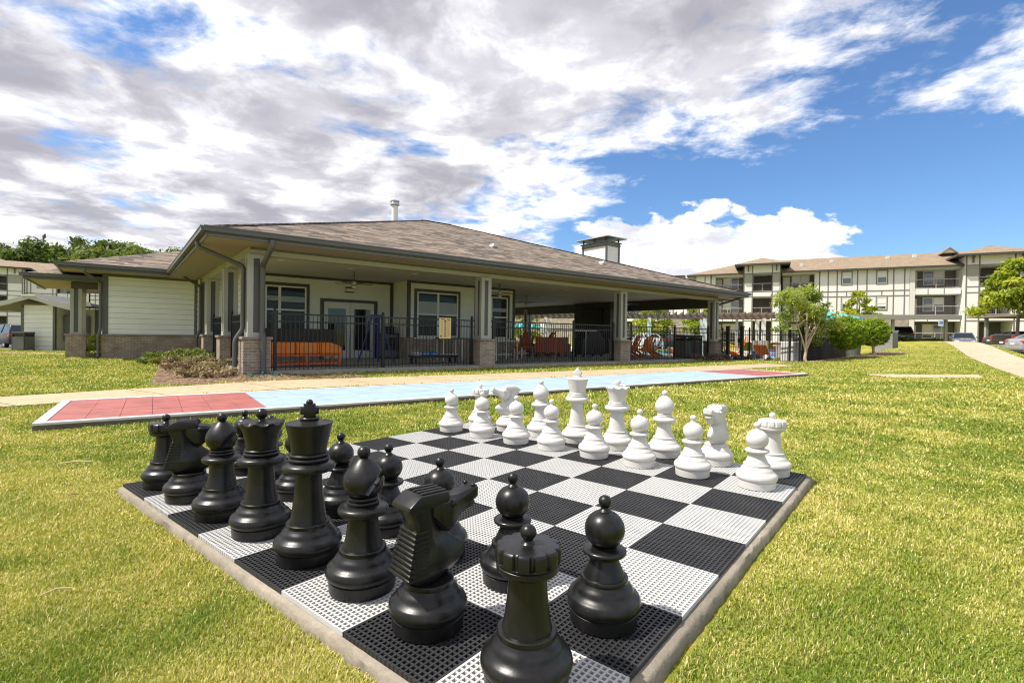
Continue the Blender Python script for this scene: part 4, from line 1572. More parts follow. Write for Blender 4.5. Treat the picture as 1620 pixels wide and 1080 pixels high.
# ceiling fans hang from the porch ceiling
for i, (a, b_, lab) in enumerate(((3.6, 2.9, 'ceiling fan above the porch near the double door'), (9.3, 2.3, 'ceiling fan above the porch before the right windows'),
                                  (13.4, 5.6, 'ceiling fan under the open pavilion left of the fireplace'), (17.6, 2.8, 'ceiling fan under the open pavilion nearest the right end'))):
    x, y = club(a, b_)
    f = empty('ceiling_fan', 'dark ' + lab, 'ceiling fan', (x, y, 2.66), BTH + i, 'ceiling fans of the porch')
    MB().tube([(0, 0, 0.08), (0, 0, 0.41)], 0.016, 8).build('downrod', M['dark_trim'], f, smooth=40)
    MB().lathe([(0.0, -0.07), (0.07, -0.06), (0.11, -0.02), (0.11, 0.05), (0.06, 0.09), (0.0, 0.10)], 20).build('motor', M['metal'], f, smooth=40)
    for k in range(5):
        an = k * 2 * math.pi / 5
        c_, s_ = math.cos(an), math.sin(an)
        P = lambda r, w: (r * c_ - w * s_, r * s_ + w * c_)
        bl = MB()
        pts = [P(0.13, -0.05), P(0.64, -0.07), P(0.66, 0.0), P(0.64, 0.07), P(0.13, 0.05)]
        bl.prism(pts, 'z', 0.0, 0.012)
        bl.build('blade', M['dark_trim'], f)
    MB().lathe([(0.0, -0.15), (0.06, -0.14), (0.085, -0.10), (0.06, -0.071), (0.0, -0.07)], 16).build('lamp_globe', M['white_frame'], f, smooth=50)

# ------------------------------------------------------------------ apartment buildings


class Apt:
    """three storey block in its own frame: x along the facade, y away from the viewer"""
    def __init__(s, root, z0, eave):
        s.root, s.z0, s.eave = root, z0, eave
        s.wall, s.grey, s.dark, s.trim, s.white, s.stone = MB(), MB(), MB(), MB(), MB(), MB()
        s.levels = [z0, z0 + 3.03, z0 + 6.0]

    def window(s, x, z, y=0.0, w=0.92, h=1.45):
        f = MB()
        a, b_, c, d = x - w / 2, x + w / 2, z, z + h
        k = 0.075
        f.box(a, a + k, y - 0.06, y - 0.001, c, d).box(b_ - k, b_, y - 0.06, y - 0.001, c, d)
        f.box(a + k, b_ - k, y - 0.06, y - 0.001, c, c + k).box(a + k, b_ - k, y - 0.06, y - 0.001, d - k, d)
        f.box(a + k, b_ - k, y - 0.055, y - 0.001, (c + d) / 2 - 0.04, (c + d) / 2 + 0.04)
        o = f.build('window', M['apt_white'], s.root)
        MB().quad((a + 0.05, y - 0.025, c + 0.05), (b_ - 0.05, y - 0.025, c + 0.05), (b_ - 0.05, y - 0.025, d - 0.05), (a + 0.05, y - 0.025, d - 0.05)).build('pane', M[random.choice(('glass_far', 'glass_mid', 'glass_far'))], o, fixn=False)
        q = random.random()
        if q > 0.3:
            MB().box(a + k, b_ - k, y - 0.032, y - 0.027, (c + d) / 2 + 0.045 if q < 0.8 else c + k + 0.2 * h, d - k).build('blind', M['blind'], o)
        t_ = s.trim
        t_.box(a - 0.09, a - 0.003, y - 0.045, y - 0.002, c - 0.09, d + 0.09).box(b_ + 0.003, b_ + 0.09, y - 0.045, y - 0.002, c - 0.09, d + 0.09)
        t_.box(a - 0.002, b_ + 0.002, y - 0.045, y - 0.002, c - 0.09, c - 0.003).box(a - 0.002, b_ + 0.002, y - 0.045, y - 0.002, d + 0.003, d + 0.09)

    def flat(s, x0, x1, windows, stone=True, battens=None, y=0.0, depth=10.0, ground=None):
        z0, e = s.z0, s.eave
        lo = s.levels[1] - 0.05 if stone else z0
        s.wall.box(x0, x1, y, y + depth, lo, e)
        if stone:
            s.stone.box(x0, x1, y - 0.02, y + depth, z0 - 0.6, lo - 0.002)
        # trim bands just below the top storey
        t_ = s.trim
        for z in (s.levels[1] + 2.22, s.levels[1] + 2.82):
            t_.box(x0, x1, y - 0.03, y - 0.002, z, z + 0.10)
        if stone:
            t_.box(x0, x1, y - 0.05, y - 0.022, lo - 0.1, lo + 0.06)
        for bx in (battens if battens is not None else np.arange(x0 + 0.1, x1, 1.32)):
            t_.box(bx - 0.05, bx + 0.05, y - 0.027, y - 0.0015, lo + 0.06, e - 0.002)
        for wx in windows:
            for L in s.levels[1:]:
                s.window(wx, L + 0.72, y)
            t_.box(wx - 0.04, wx + 0.04, y - 0.024, y - 0.0012, s.levels[1] + 2.35, s.levels[1] + 2.80)
        for wx in (ground or []):
            s.window(wx, z0 + 0.75, y - 0.02)

    def rail(s, x0, x1, y, z):
        r = MB()
        r.box(x0, x1, y - 0.02, y + 0.03, z + 1.0, z + 1.06).box(x0, x1, y - 0.015, y + 0.025, z + 0.08, z + 0.12)
        r.box((x0 + x1) / 2 - 0.03, (x0 + x1) / 2 + 0.03, y - 0.021, y + 0.031, z + 0.0, z + 0.999)
        o = r.build('balcony_rail', M['rail'], s.root)
        p = MB()
        n = int((x1 - x0) / 0.13)
        for i in range(n):
            x = x0 + (i + 0.5) * (x1 - x0) / n
            p.box(x - 0.012, x + 0.012, y - 0.007, y + 0.017, z + 0.121, z + 0.999)
        p.build('pickets', M['picket_dark'], o)

    def balcony(s, x0, x1, y=0.0, rec=2.2, post_l=True, post_r=False, glaz=True, depth=10.0):
        z0, e = s.z0, s.eave
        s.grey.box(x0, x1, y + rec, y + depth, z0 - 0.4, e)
        for L in s.levels[1:]:
            s.wall.box(x0, x1, y, y + rec - 0.002, L - 0.62, L + 0.02)
            n = 3
            for i in range(1, n):
                s.trim.box(x0 + (x1 - x0) * i / n - 0.03, x0 + (x1 - x0) * i / n + 0.03, y - 0.02, y - 0.002, L - 0.6, L)
        s.wall.box(x0, x1, y, y + rec - 0.002, e - 0.22, e)
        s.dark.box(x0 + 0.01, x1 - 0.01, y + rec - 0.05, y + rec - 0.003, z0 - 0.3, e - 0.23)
        for L in s.levels:
            if L > z0 + 1:
                s.rail(x0 + 0.1, x1 - 0.1, y + 0.06, L)
            else:
                s.rail(x0 + 0.1, x1 - 0.1, y + 0.06, L + 0.1)
            if glaz:
                cx = x0 + (x1 - x0) * 0.56
                for k in (-0.48, 0.48):
                    s.window(cx + k, L + 0.55, y + rec - 0.05, 0.95, 1.6)
                s.white.box(x0 + 0.12, x0 + 0.85, y + rec - 0.10, y + rec - 0.051, L, L + 2.05)
        if post_l:
            s.white.box(x0 - 0.22, x0 + 0.24, y - 0.04, y + 0.38, z0 - 0.4, e - 0.003)
        if post_r:
            s.white.box(x1 - 0.24, x1 + 0.22, y - 0.04, y + 0.38, z0 - 0.4, e - 0.003)

    def tower(s, x0, x1, o0, o1, y=-1.0, depth=11.0, top=0.9):
        """projecting stair tower with open landings"""
        z0, e = s.z0, s.eave + top
        s.wall.box(x0, o0, y, y + depth, z0 - 0.5, e).box(o1, x1, y, y + depth, z0 - 0.5, e)
        tops = [s.levels[1] - 0.62, s.levels[2] - 0.62, s.eave - 0.12]
        bots = [s.levels[0] - 0.5, s.levels[1] + 0.0, s.levels[2] + 0.0]
        s.wall.box(o0 + 0.001, o1 - 0.001, y, y + 3.0, tops[0], bots[1]).box(o0 + 0.001, o1 - 0.001, y, y + 3.0, tops[1], bots[2]).box(o0 + 0.001, o1 - 0.001, y, y + 3.0, tops[2], e)
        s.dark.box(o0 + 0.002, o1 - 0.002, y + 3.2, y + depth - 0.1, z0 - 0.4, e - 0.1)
        for L in s.levels[1:]:
            s.rail(o0 + 0.02, o1 - 0.02, y + 0.08, L)
        t_ = s.trim
        for bx in (x0 + 0.05, o0 - 0.05, o1 + 0.05, x1 - 0.05):
            t_.box(bx - 0.055, bx + 0.055, y - 0.03, y - 0.002, z0, e - 0.002)
        for z in (s.levels[1] - 0.64, s.levels[1] - 0.02, s.levels[2] - 0.64, s.levels[2] - 0.02, s.eave - 0.13):
            t_.box(x0 + 0.1051, x1 - 0.1051, y - 0.027, y - 0.001, z, z + 0.09)
        # eave shade painted as grey bands, and the brackets under the roof
        s.grey.box(x0 + 0.11, o0 - 0.11, y - 0.012, y - 0.0008, s.eave - 1.25, s.eave - 0.14).box(o1 + 0.11, x1 - 0.11, y - 0.012, y - 0.0008, s.eave - 1.25, s.eave - 0.14)
        for bx in ((x0 + o0) / 2, (x1 + o1) / 2):
            t_.box(bx - 0.07, bx + 0.07, y - 0.45, y - 0.031, e - 0.22, e - 0.05).box(bx - 0.07, bx + 0.07, y - 0.16, y - 0.0315, e - 0.75, e - 0.221)
        mb, _, _, c = hip_roof(x0 - 0.95, x1 + 0.95, y - 0.95, y + depth, e + 0.12, 0.36, 0.04)
        rf = mb.build('roof', M['shingle_far'], s.root, fixn=False)
        f = MB()
        for p, q in zip(c, c[1:] + c[:1]):
            f.bar(Vector(p) - Vector((0, 0, 0.10)), Vector(q) - Vector((0, 0, 0.10)), 0.10, 0.22)
        f.box(c[0][0] + 0.06, c[1][0] - 0.06, c[0][1] + 0.06, c[2][1] - 0.06, e + 0.0, e + 0.03)
        f.build('fascia', M['dark_trim'], rf)

    def main_roof(s, x0, x1, depth=12.0, pitch=0.36, vents=()):
        mb, _, _, c = hip_roof(x0 - 0.5, x1 + 0.5, -0.6, depth + 0.6, s.eave + 0.10, pitch, 0.04)
        rf = mb.build('roof', M['shingle_far'], s.root, fixn=False)
        f = MB()
        for p, q in zip(c, c[1:] + c[:1]):
            f.bar(Vector(p) - Vector((0, 0, 0.10)), Vector(q) - Vector((0, 0, 0.10)), 0.10, 0.2)
        f.box(c[0][0] + 0.06, c[1][0] - 0.06, c[0][1] + 0.06, c[2][1] - 0.06, s.eave + 0.001, s.eave + 0.03)
        f.build('fascia', M['dark_trim'], rf)
        for x, k in vents:
            z = s.eave + 0.1 + (k + 0.6) * pitch
            MB().prism([(x - 0.2, z - 0.05), (x + 0.2, z - 0.05), (x + 0.14, z + 0.34), (x - 0.14, z + 0.34)], 'y', k - 0.2, k + 0.3).build('roof_vent', M['white_paint'], rf)
        return rf

    def finish(s):
        for n, mb, m_ in (('wall', s.wall, 'apt_wall'), ('recess_wall_eave_shade', s.grey, 'apt_grey'), ('shade_wall', s.dark, 'apt_dark'), ('trim', s.trim, 'apt_trim'), ('white_post', s.white, 'apt_white'), ('stone_base', s.stone, 'stone')):
            if n in ('shade_wall', 'white_post', 'stone_base', 'recess_wall_eave_shade'):
                for i in range(len(mb.v) // 8):
                    q = MB()
                    q.v = mb.v[i * 8:i * 8 + 8]
                    q.f = [tuple(k - i * 8 for k in f) for f in mb.f[i * 6:i * 6 + 6]]
                    q.build(n, M[m_], s.root, fixn=False)
            elif mb.f:
                mb.build(n, M[m_], s.root, fixn=False)


ar = empty('apartment_building', 'cream three storey apartment block with balconies and brown roof at the right', 'apartments', (46.5, 55.4, 0), math.atan2(-0.454, 0.891))
A1 = Apt(ar, 0.85, 9.22)
A1.flat(-52, -41.2, (-49.2, -46.35, -43.7), True, ground=(-47,))
A1.tower(-41.0, -35.6, -39.3, -37.2)
A1.balcony(-35.4, -31.9)
A1.balcony(-31.7, -28.2, post_r=True)
A1.flat(-28.0, -23.3, (-25.6,), True)
A1.balcony(-22.9, -19.4)
A1.tower(-19.3, -15.2, -18.25, -16.15)
A1.balcony(-15.0, -11.35, post_l=False, post_r=True)
A1.flat(-11.0, -2.45, (-8.35, -4.98), True, battens=(-10.2, -9.3, -7.3, -6.4, -3.9, -2.9), ground=(-4.9, -8.6))
A1.balcony(-2.2, 1.98)
A1.tower(2.1, 7.2, 3.26, 5.95)
A1.balcony(7.4, 11.2, post_r=True)
A1.flat(11.4, 20, (13.5, 17), True)
A1.main_roof(-52, -27.0, 13.0, 0.12)
rf = A1.main_roof(-25.6, 20, 13.0, 0.33, ((-12.9, 2.0), (-9.6, 3.5), (-3.8, 4.2), (-1.2, 4.4)))
A1.finish()
gb = MB()
gb.prism([(-0.6, 11.0), (0.0, 11.5), (0.6, 11.0)], 'y', 3.6, 6.5)
gb.build('dormer', M['apt_white'], rf)
MB().prism([(-0.85, 10.9), (0.0, 11.62), (0.85, 10.9), (0.78, 10.83), (0.0, 11.5), (-0.78, 10.83)], 'y', 3.4, 6.6).build('dormer_roof', M['shingle_far'], rf)
# shift the dormer to where it sits on the ridge
for o in rf.children:
    if o.name.startswith('dormer'):
        o.location = (1.9, 0.3, 0.25)

al = empty('apartment_building', 'grey and cream three storey apartment block behind the kiosk at the left', 'apartments', (-64.0, 78.5, 0), R(36))
A2 = Apt(al, 0.25, 8.62)
A2.flat(-36, -14.8, (-33, -28, -19), False)
A2.tower(-14.6, -8.6, -13.1, -10.25)
A2.flat(-8.5, -5.2, (-6.7,), False, battens=(-8.3, -7.9, -5.5))
A2.balcony(-5.0, -1.6, post_l=False, post_r=True)
A2.flat(-1.2, 5.0, (0.9,), False, battens=(-0.6, 2.6, 4.2))
A2.balcony(5.2, 9.2, post_r=True)
A2.flat(9.4, 14.2, (11.6,), False)
A2.balcony(14.4, 18.0, post_r=True)
A2.flat(18.2, 24, (20.5,), False)
A2.main_roof(-36, 24, 13.0, 0.36)
A2.finish()

# ------------------------------------------------------------------ kiosk, bins
kx, ky = -25.3, 27.0
kz = gzf(kx, ky)
ki = empty('mail_kiosk', 'small pale sided kiosk under a wide low gable roof at the left', 'kiosk', (kx, ky, kz), R(4))
siding_wall('siding', -0.75, 0.75, 0.0, 0.0, 2.42, ki, M['siding'], 0.235)
MB().box(-0.80, 0.80, 0.03, 1.8, -0.05, 2.40).build('core', M['siding'], ki)
for bx in ((-0.86, -0.74, -0.05, 0.05, 0.0, 2.45), (0.74, 0.86, -0.05, 0.05, 0.0, 2.45), (1.62, 1.80, -0.05, 0.12, 0.0, 2.3), (1.62, 1.80, 1.7, 1.87, 0.0, 2.3), (-1.95, -1.80, 1.7, 1.87, 0.0, 2.3)):
    MB().box(*bx).build('post', M['trim'], ki)
MB().box(0.84, 1.60, 0.5, 1.4, 0.55, 1.9).build('mailboxes', M['grey_box'], ki, bevel=0.01)
MB().box(0.801, 1.7, 1.5, 1.6, 0.0, 2.3).build('back_panel', M['siding'], ki)
kr = MB()
kr.prism([(-2.9, 2.12), (-0.9, 2.55), (0.0, 2.86), (0.9, 2.55), (2.2, 2.30), (2.2, 2.42), (0.95, 2.68), (0.0, 2.99), (-0.95, 2.68), (-2.9, 2.25)], 'y', -0.55, 2.4)
kr.build('roof', M['trim'], ki)
kf = MB()
kf.prism([(-2.95, 1.98), (-0.95, 2.42), (-0.75, 2.50), (0.0, 2.72), (0.75, 2.50), (0.95, 2.42), (2.25, 2.10), (2.25, 2.40), (0.95, 2.66), (0.0, 2.97), (-0.95, 2.66), (-2.95, 2.23)], 'y', -0.62, -0.551)
kf.build('gable_fascia', M['post'], ki)
MB().box(-0.35, 0.35, -0.68, -0.625, 2.86, 2.93).build('peak_lamp', M['white_frame'], ki)


def litter_bin(x, y, z, rz, label, group=None, w=0.62, h=0.95):
    b_ = empty('litter_bin', label, 'bin', (x, y, z), rz, group)
    MB().cbox(0, 0, 0.04, w, w, h * 0.72).build('body', M['grey_box'], b_, bevel=0.03)
    f = MB()
    for s_ in (-1, 1):
        for q in (-1, 1):
            f.cbox(s_ * w * 0.46, q * w * 0.46, 0.0, 0.06, 0.06, h)
    f.cbox(0, 0, h - 0.10, w * 1.06, w * 1.06, 0.12)
    f.build('hood', M['dark_trim'], b_, bevel=0.02)
    MB().cbox(0, 0, h * 0.76 + 0.001, w * 0.86, w * 0.86, h * 0.13).build('opening', M['iron'], b_)
    return b_


litter_bin(-25.45, 26.3, gzf(-25.45, 26.3), R(4), 'dark grey litter bin before the kiosk wall')
wl_ = empty('street_lamp', 'dark lantern on a post left of the kiosk', 'lamp', (-27.0, 29.0, gzf(-27, 29)), 0)
MB().tube([(0, 0, 0), (0, 0, 1.95)], 0.04, 10).build('pole', M['iron'], wl_, smooth=40)
MB().lathe([(0.0, 1.85), (0.10, 1.9), (0.16, 2.1), (0.22, 2.14), (0.05, 2.25), (0.0, 2.3)], 12).build('lantern', M['dark_trim'], wl_, smooth=30)

# ------------------------------------------------------------------ cars
M['paint_grey'] = mat('paint_grey', (0.10, 0.105, 0.112), 0.25, metal=0.4, coat=0.8)
M['paint_dark'] = mat('paint_dark', (0.016, 0.017, 0.019), 0.28, metal=0.0, coat=0.35)
M['paint_silver'] = mat('paint_silver', (0.46, 0.47, 0.48), 0.25, metal=0.6, coat=0.8)
M['paint_blue'] = mat('paint_blue', (0.16, 0.19, 0.24), 0.25, metal=0.4, coat=0.8)
M['paint_white'] = mat('paint_white', (0.65, 0.65, 0.64), 0.25, coat=0.8)
M['car_glass'] = mat('car_glass', (0.012, 0.014, 0.016), 0.04, spec=1.0)
M['lamp_red'] = mat('lamp_red', (0.42, 0.012, 0.012), 0.2, coat=0.6)
M['lamp_clear'] = mat('lamp_clear', (0.62, 0.64, 0.66), 0.12, coat=0.6)
M['plate'] = mat('plate', (0.66, 0.66, 0.66), 0.5)

CARS = {
    # stations: (x, z_bottom, z_belt, half width), greenhouse outline: (x, z) and half widths
    'sedan': dict(L=4.7, W=0.91, belt=[(-2.35, 0.42, 0.62, 0.70), (-2.25, 0.25, 0.92, 0.84), (-1.75, 0.20, 1.02, 0.90), (-0.9, 0.19, 0.98, 0.91), (0.6, 0.19, 0.95, 0.91), (1.2, 0.2, 0.90, 0.90), (1.9, 0.22, 0.80, 0.86), (2.25, 0.28, 0.68, 0.76), (2.36, 0.40, 0.56, 0.62)],
                  roof=[(-1.85, 0.99), (-1.05, 1.38), (-0.2, 1.45), (0.45, 1.40), (1.25, 0.90)], wx=(-1.40, 1.42), wr=0.33),
    'suv': dict(L=4.75, W=0.95, belt=[(-2.36, 0.45, 0.85, 0.78), (-2.30, 0.32, 1.05, 0.90), (-1.8, 0.27, 1.12, 0.94), (-0.6, 0.26, 1.10, 0.95), (0.7, 0.26, 1.08, 0.95), (1.2, 0.27, 1.05, 0.94), (1.95, 0.30, 0.95, 0.90), (2.28, 0.36, 0.82, 0.82), (2.38, 0.5, 0.7, 0.68)],
                roof=[(-2.28, 1.06), (-1.95, 1.60), (-1.0, 1.70), (0.2, 1.68), (0.55, 1.60), (1.30, 1.04)], wx=(-1.42, 1.45), wr=0.37),
    'pickup': dict(L=5.7, W=0.99, belt=[(-2.86, 0.60, 1.10, 0.94), (-2.82, 0.48, 1.16, 0.98), (-1.9, 0.46, 1.17, 0.99), (-0.7, 0.44, 1.17, 0.99), (0.9, 0.42, 1.16, 0.99), (1.4, 0.44, 1.15, 0.98), (2.3, 0.46, 1.08, 0.95), (2.75, 0.5, 0.98, 0.90), (2.85, 0.6, 0.8, 0.8)],
                   roof=[(-0.75, 1.16), (-0.55, 1.80), (0.2, 1.88), (0.7, 1.84), (1.45, 1.15)], wx=(-1.75, 1.85), wr=0.41),
}
CAR_MESH = {}


def car_meshes(kind, paint):
    d = CARS[kind]
    W = d['W']
    body = MB()
    n = 12
    for x, zb, zt, hw in d['belt']:
        zm = zb + (zt - zb) * 0.55
        prof = [(-hw * 0.90, zb), (-hw * 0.985, zb + 0.10), (-hw, zm), (-hw * 0.965, zt - 0.06), (-hw * 0.88, zt), (-hw * 0.4, zt + 0.03)]
        row = prof + [(-y, z) for y, z in reversed(prof)]
        body.v += [(x, y, z) for y, z in row]
    ns = len(d['belt'])
    for i in range(ns - 1):
        for j in range(n):
            k = (j + 1) % n
            body.f.append((i * n + j, i * n + k, (i + 1) * n + k, (i + 1) * n + j))
    body.f.append(tuple(range(n)))
    body.f.append(tuple((ns - 1) * n + n - 1 - j for j in range(n)))
    roofp = d['roof']
    gl = MB()
    m_ = len(roofp)
    zlo = min(roofp[0][1], roofp[-1][1])
    ztop = max(z for _, z in roofp)
    for s_ in (-1, 1):
        for x, z in roofp:
            k = (z - zlo) / max(ztop - zlo, 1e-3)
            gl.v.append((x, s_ * W * (0.90 - 0.20 * k), z - 0.015))
    for i in range(m_ - 1):
        gl.f.append((i, i + 1, m_ + i + 1, m_ + i))
    gl.f.append(tuple(range(m_)))
    gl.f.append(tuple(m_ + m_ - 1 - i for i in range(m_)))
    # roof skin and pillars
    top = MB()
    hi = [i for i, (x, z) in enumerate(roofp) if z > zlo + (ztop - zlo) * 0.75]
    rw = W * 0.71
    pts = [(roofp[i][0], roofp[i][1]) for i in hi]
    top.prism([(x, z + 0.012) for x, z in pts] + [(x, z - 0.05) for x, z in reversed(pts)], 'y', -rw, rw)
    for s_ in (-1, 1):
        for a, b_ in ((0, hi[0]), (m_ - 1, hi[-1])):
            xa, za = roofp[a]
            xb, zb = roofp[b_]
            top.bar((xa, s_ * W * 0.885, za), (xb, s_ * W * 0.705, zb), 0.07, 0.07)
        xm = (roofp[hi[0]][0] + roofp[hi[-1]][0]) / 2
        top.bar((xm + 0.05, s_ * W * 0.905, zlo), (xm, s_ * W * 0.705, ztop - 0.03), 0.07, 0.05)
    parts = [('body', body.mesh('body', M[paint], smooth=35, bevel=0.02), []), ('windows', gl.mesh('windows', M['car_glass'], smooth=20), []), ('roof', top.mesh('roof', M[paint], smooth=40, bevel=0.015), [])]
    r = d['wr']
    ty = MB().lathe([(r * 0.62, -0.11), (r * 0.93, -0.115), (r, -0.07), (r, 0.07), (r * 0.93, 0.115), (r * 0.62, 0.11)], 24)
    rm = MB().lathe([(0.0, 0.075), (r * 0.2, 0.09), (r * 0.25, 0.06), (r * 0.55, 0.085), (r * 0.64, 0.112), (r * 0.64, -0.10), (0.0, -0.10)], 20)
    parts.append(('wheel', (ty.mesh('tyre', M['tyre'], smooth=40), rm.mesh('rim', M['metal'], smooth=30)), (d['wx'], W - 0.13, r)))
    x0, x1 = d['belt'][1][0], d['belt'][-2][0]
    zt = d['belt'][1][2]
    lt = []
    for s_ in (-1, 1):
        b_ = MB()
        if kind == 'pickup':
            b_.box(x0 - 0.06, x0 + 0.05, s_ * W * 0.93 - 0.07, s_ * W * 0.93 + 0.07, zt - 0.40, zt - 0.03)
        elif kind == 'suv':
            b_.box(x0 - 0.07, x0 + 0.25, s_ * W * 0.80 - 0.15, s_ * W * 0.80 + 0.15, zt - 0.24, zt - 0.06)
        else:
            b_.box(x0 - 0.05, x0 + 0.28, s_ * W * 0.74 - 0.19, s_ * W * 0.74 + 0.15, zt - 0.22, zt - 0.07)
        lt.append(('tail_light', b_.mesh('tail_light', M['lamp_red'], bevel=0.02), []))
        h_ = MB().box(x1 - 0.22, x1 + 0.06, s_ * W * 0.66 - 0.18, s_ * W * 0.66 + 0.15, d['belt'][-2][2] - 0.16, d['belt'][-2][2] - 0.02)
        lt.append(('headlight', h_.mesh('headlight', M['lamp_clear'], bevel=0.03), []))
    parts += lt
    g_ = MB().box(x1 + 0.02, x1 + 0.115, -0.34, -0.03, 0.44, 0.56).box(x1 + 0.02, x1 + 0.115, 0.03, 0.34, 0.44, 0.56)
    parts.append(('grille', g_.mesh('grille', M['iron'], bevel=0.01), []))
    pl = MB().box(d['belt'][0][0] - 0.02, d['belt'][0][0] + 0.05, -0.16, 0.16, 0.62, 0.74)
    parts.append(('licence_plate', pl.mesh('licence_plate', M['plate']), []))
    bp_ = MB().box(d['belt'][0][0] - 0.05, d['belt'][0][0] + 0.2, -W * 0.86, W * 0.86, 0.36, 0.54)
    parts.append(('bumper', bp_.mesh('bumper', M['metal'] if kind == 'pickup' else M[paint], bevel=0.03), []))
    mr = MB()
    xm = roofp[-1][0] - 0.28
    for s_ in (-1, 1):
        mr.box(xm - 0.06, xm + 0.06, s_ * (W + 0.08) - 0.09, s_ * (W + 0.08) + 0.09, roofp[-1][1] + 0.02, roofp[-1][1] + 0.15)
    parts.append(('mirrors', mr.mesh('mirrors', M[paint], bevel=0.02), []))
    return parts


def car(kind, paint, x, y, heading, label, z=None):
    """heading: direction of the nose, degrees from world +x"""
    key = (kind, paint)
    if key not in CAR_MESH:
        CAR_MESH[key] = car_meshes(kind, paint)
    zz = gzf(x, y) + 0.012 if z is None else z
    root = empty('parked_car' if kind != 'pickup' else 'pickup_truck', label, 'car' if kind != 'pickup' else 'pickup', (x, y, zz), R(heading), 'parked cars')
    for name, me, extra in CAR_MESH[key]:
        if name == 'wheel':
            wx, wy, r = extra
            for px in wx:
                for s_ in (-1, 1):
                    e = link('wheel', me[0], root)
                    e.location = (px, s_ * wy, r)
                    e.rotation_euler = (R(-90) * s_, 0, 0)
                    link('rim', me[1], e)
        else:
            link(name, me, root)
    return root


car('sedan', 'paint_silver', 28.9, 26.2, -18, 'silver sedan parked tail first at the right edge')
car('pickup', 'paint_dark', 32.9, 30.4, -14, 'black pickup truck with red tail light beyond the silver sedan')
car('sedan', 'paint_grey', 41.6, 41.2, -12, 'dark grey car seen tail on beyond the black pickup')
car('sedan', 'paint_blue', 44.6, 50.0, 232, 'blue grey sedan facing the camera at the end of the walkway', 0.52)
car('suv', 'paint_grey', 38.3, 50.2, 62, 'grey sport utility car backed under the carport', 0.80)
car('suv', 'paint_dark', -36.5, 37.0, 150, 'dark sport utility car at the left edge beside the kiosk')
for i, (a, b_, p, lab) in enumerate(((25, 50, 'paint_white', 'white car in the lot behind the pergola, leftmost of three'), (29.5, 51.5, 'paint_dark', 'dark blue car in the lot behind the pergola, middle of three'), (34.0, 53, 'paint_silver', 'silver car in the lot behind the pergola, rightmost of three'))):
    car('sedan', p, -1 + a * 0.55, b_ - 2, 95, lab, -0.05)

# ------------------------------------------------------------------ trees


def leaf_cloud(clumps, n, size, flat=0.0, tint=(0.0, 1.0), hang=0.0, rng=RNG):
    """leaf shaped quads scattered in the clumps [(x,y,z,rx,ry,rz)], denser towards each clump's skin"""
    cl = np.array(clumps, float)
    vol = cl[:, 3] * cl[:, 4] * cl[:, 5]
    idx = rng.choice(len(cl), n, p=vol ** 0.75 / (vol ** 0.75).sum())
    d = rng.normal(size=(n, 3))
    d /= np.linalg.norm(d, axis=1, keepdims=True)
    r = rng.random(n) ** 0.42
    r *= 1 + 0.22 * rng.normal(size=n) * (r > 0.8)
    c = cl[idx, :3] + d * r[:, None] * cl[idx, 3:6]
    nrm = d * 0.7 + rng.normal(size=(n, 3)) * 0.75 + np.array([0, 0, 0.5])
    nrm /= np.linalg.norm(nrm, axis=1, keepdims=True)
    a = np.cross(nrm, rng.normal(size=(n, 3)))
    a /= np.linalg.norm(a, axis=1, keepdims=True)
    b_ = np.cross(nrm, a)
    s_ = size * rng.uniform(0.65, 1.35, n)[:, None]
    P = np.stack([c - a * s_, c - b_ * s_ * 0.46 + nrm * s_ * 0.12, c + a * s_, c + b_ * s_ * 0.46 + nrm * s_ * 0.12], 1)
    base = rng.random(len(cl))
    tv_ = np.clip(0.62 * base[idx] + 0.38 * rng.random(n) + 0.05, 0, 1) * (tint[1] - tint[0]) + tint[0]
    return P.reshape(-1, 3), np.arange(n * 4).reshape(n, 4), np.repeat(tv_, 4)


def limbs(mb, base, top, r0, tips, n=8, kink=0.12):
    """tapered trunk with limbs to the tips"""
    base, top = Vector(base), Vector(top)
    pts, rs = [], []
    for i in range(6):
        k = i / 5
        p = base.lerp(top, k)
        if 0 < i < 5:
            p += Vector((random.uniform(-1, 1), random.uniform(-1, 1), 0)) * kink * r0 * 3
        pts.append(p)
        rs.append(r0 * (1.25 if i == 0 else 1) * (1 - 0.6 * k))
    mb.tube(pts, rs, n)
    for tpt in tips:
        tpt = Vector(tpt)
        s_ = base.lerp(top, random.uniform(0.45, 0.95))
        md = s_.lerp(tpt, 0.5) + Vector((0, 0, (tpt - s_).length * 0.12))
        mb.tube([s_, md, tpt], [r0 * 0.42, r0 * 0.28, r0 * 0.10], 6)


def tree(name, label, cat, loc, clumps, trunk, leafn, leafs, lmat, bmat, group=None, tips=None):
    """clumps and trunk are in local metres"""
    o = empty(name, label, cat, loc, 0, group)
    mb = MB()
    for (b0, t0, r0) in trunk:
        tp = [tuple(Vector(c[:3])) for c in random.sample(clumps, min(len(clumps), 7))] if tips is None else tips
        limbs(mb, b0, t0, r0, tp)
    mb.build('trunk', bmat, o, smooth=50, fixn=False)
    v, f, a = leaf_cloud(clumps, leafn, leafs)
    cr_ = link('crown', np_mesh('crown', v, f, lmat, a), o)
    return o


def ellipsoid_clumps(cx, cy, cz, rx, ry, rz, n, s0, s1, shell=0.75):
    out = []
    for _ in range(n):
        d = Vector((random.gauss(0, 1), random.gauss(0, 1), random.gauss(0, 1))).normalized()
        r = shell * random.random() ** 0.4
        s_ = random.uniform(s0, s1)
        out.append((cx + d.x * r * rx, cy + d.y * r * ry, cz + d.z * r * rz, s_, s_, s_ * random.uniform(0.6, 0.9)))
    return out


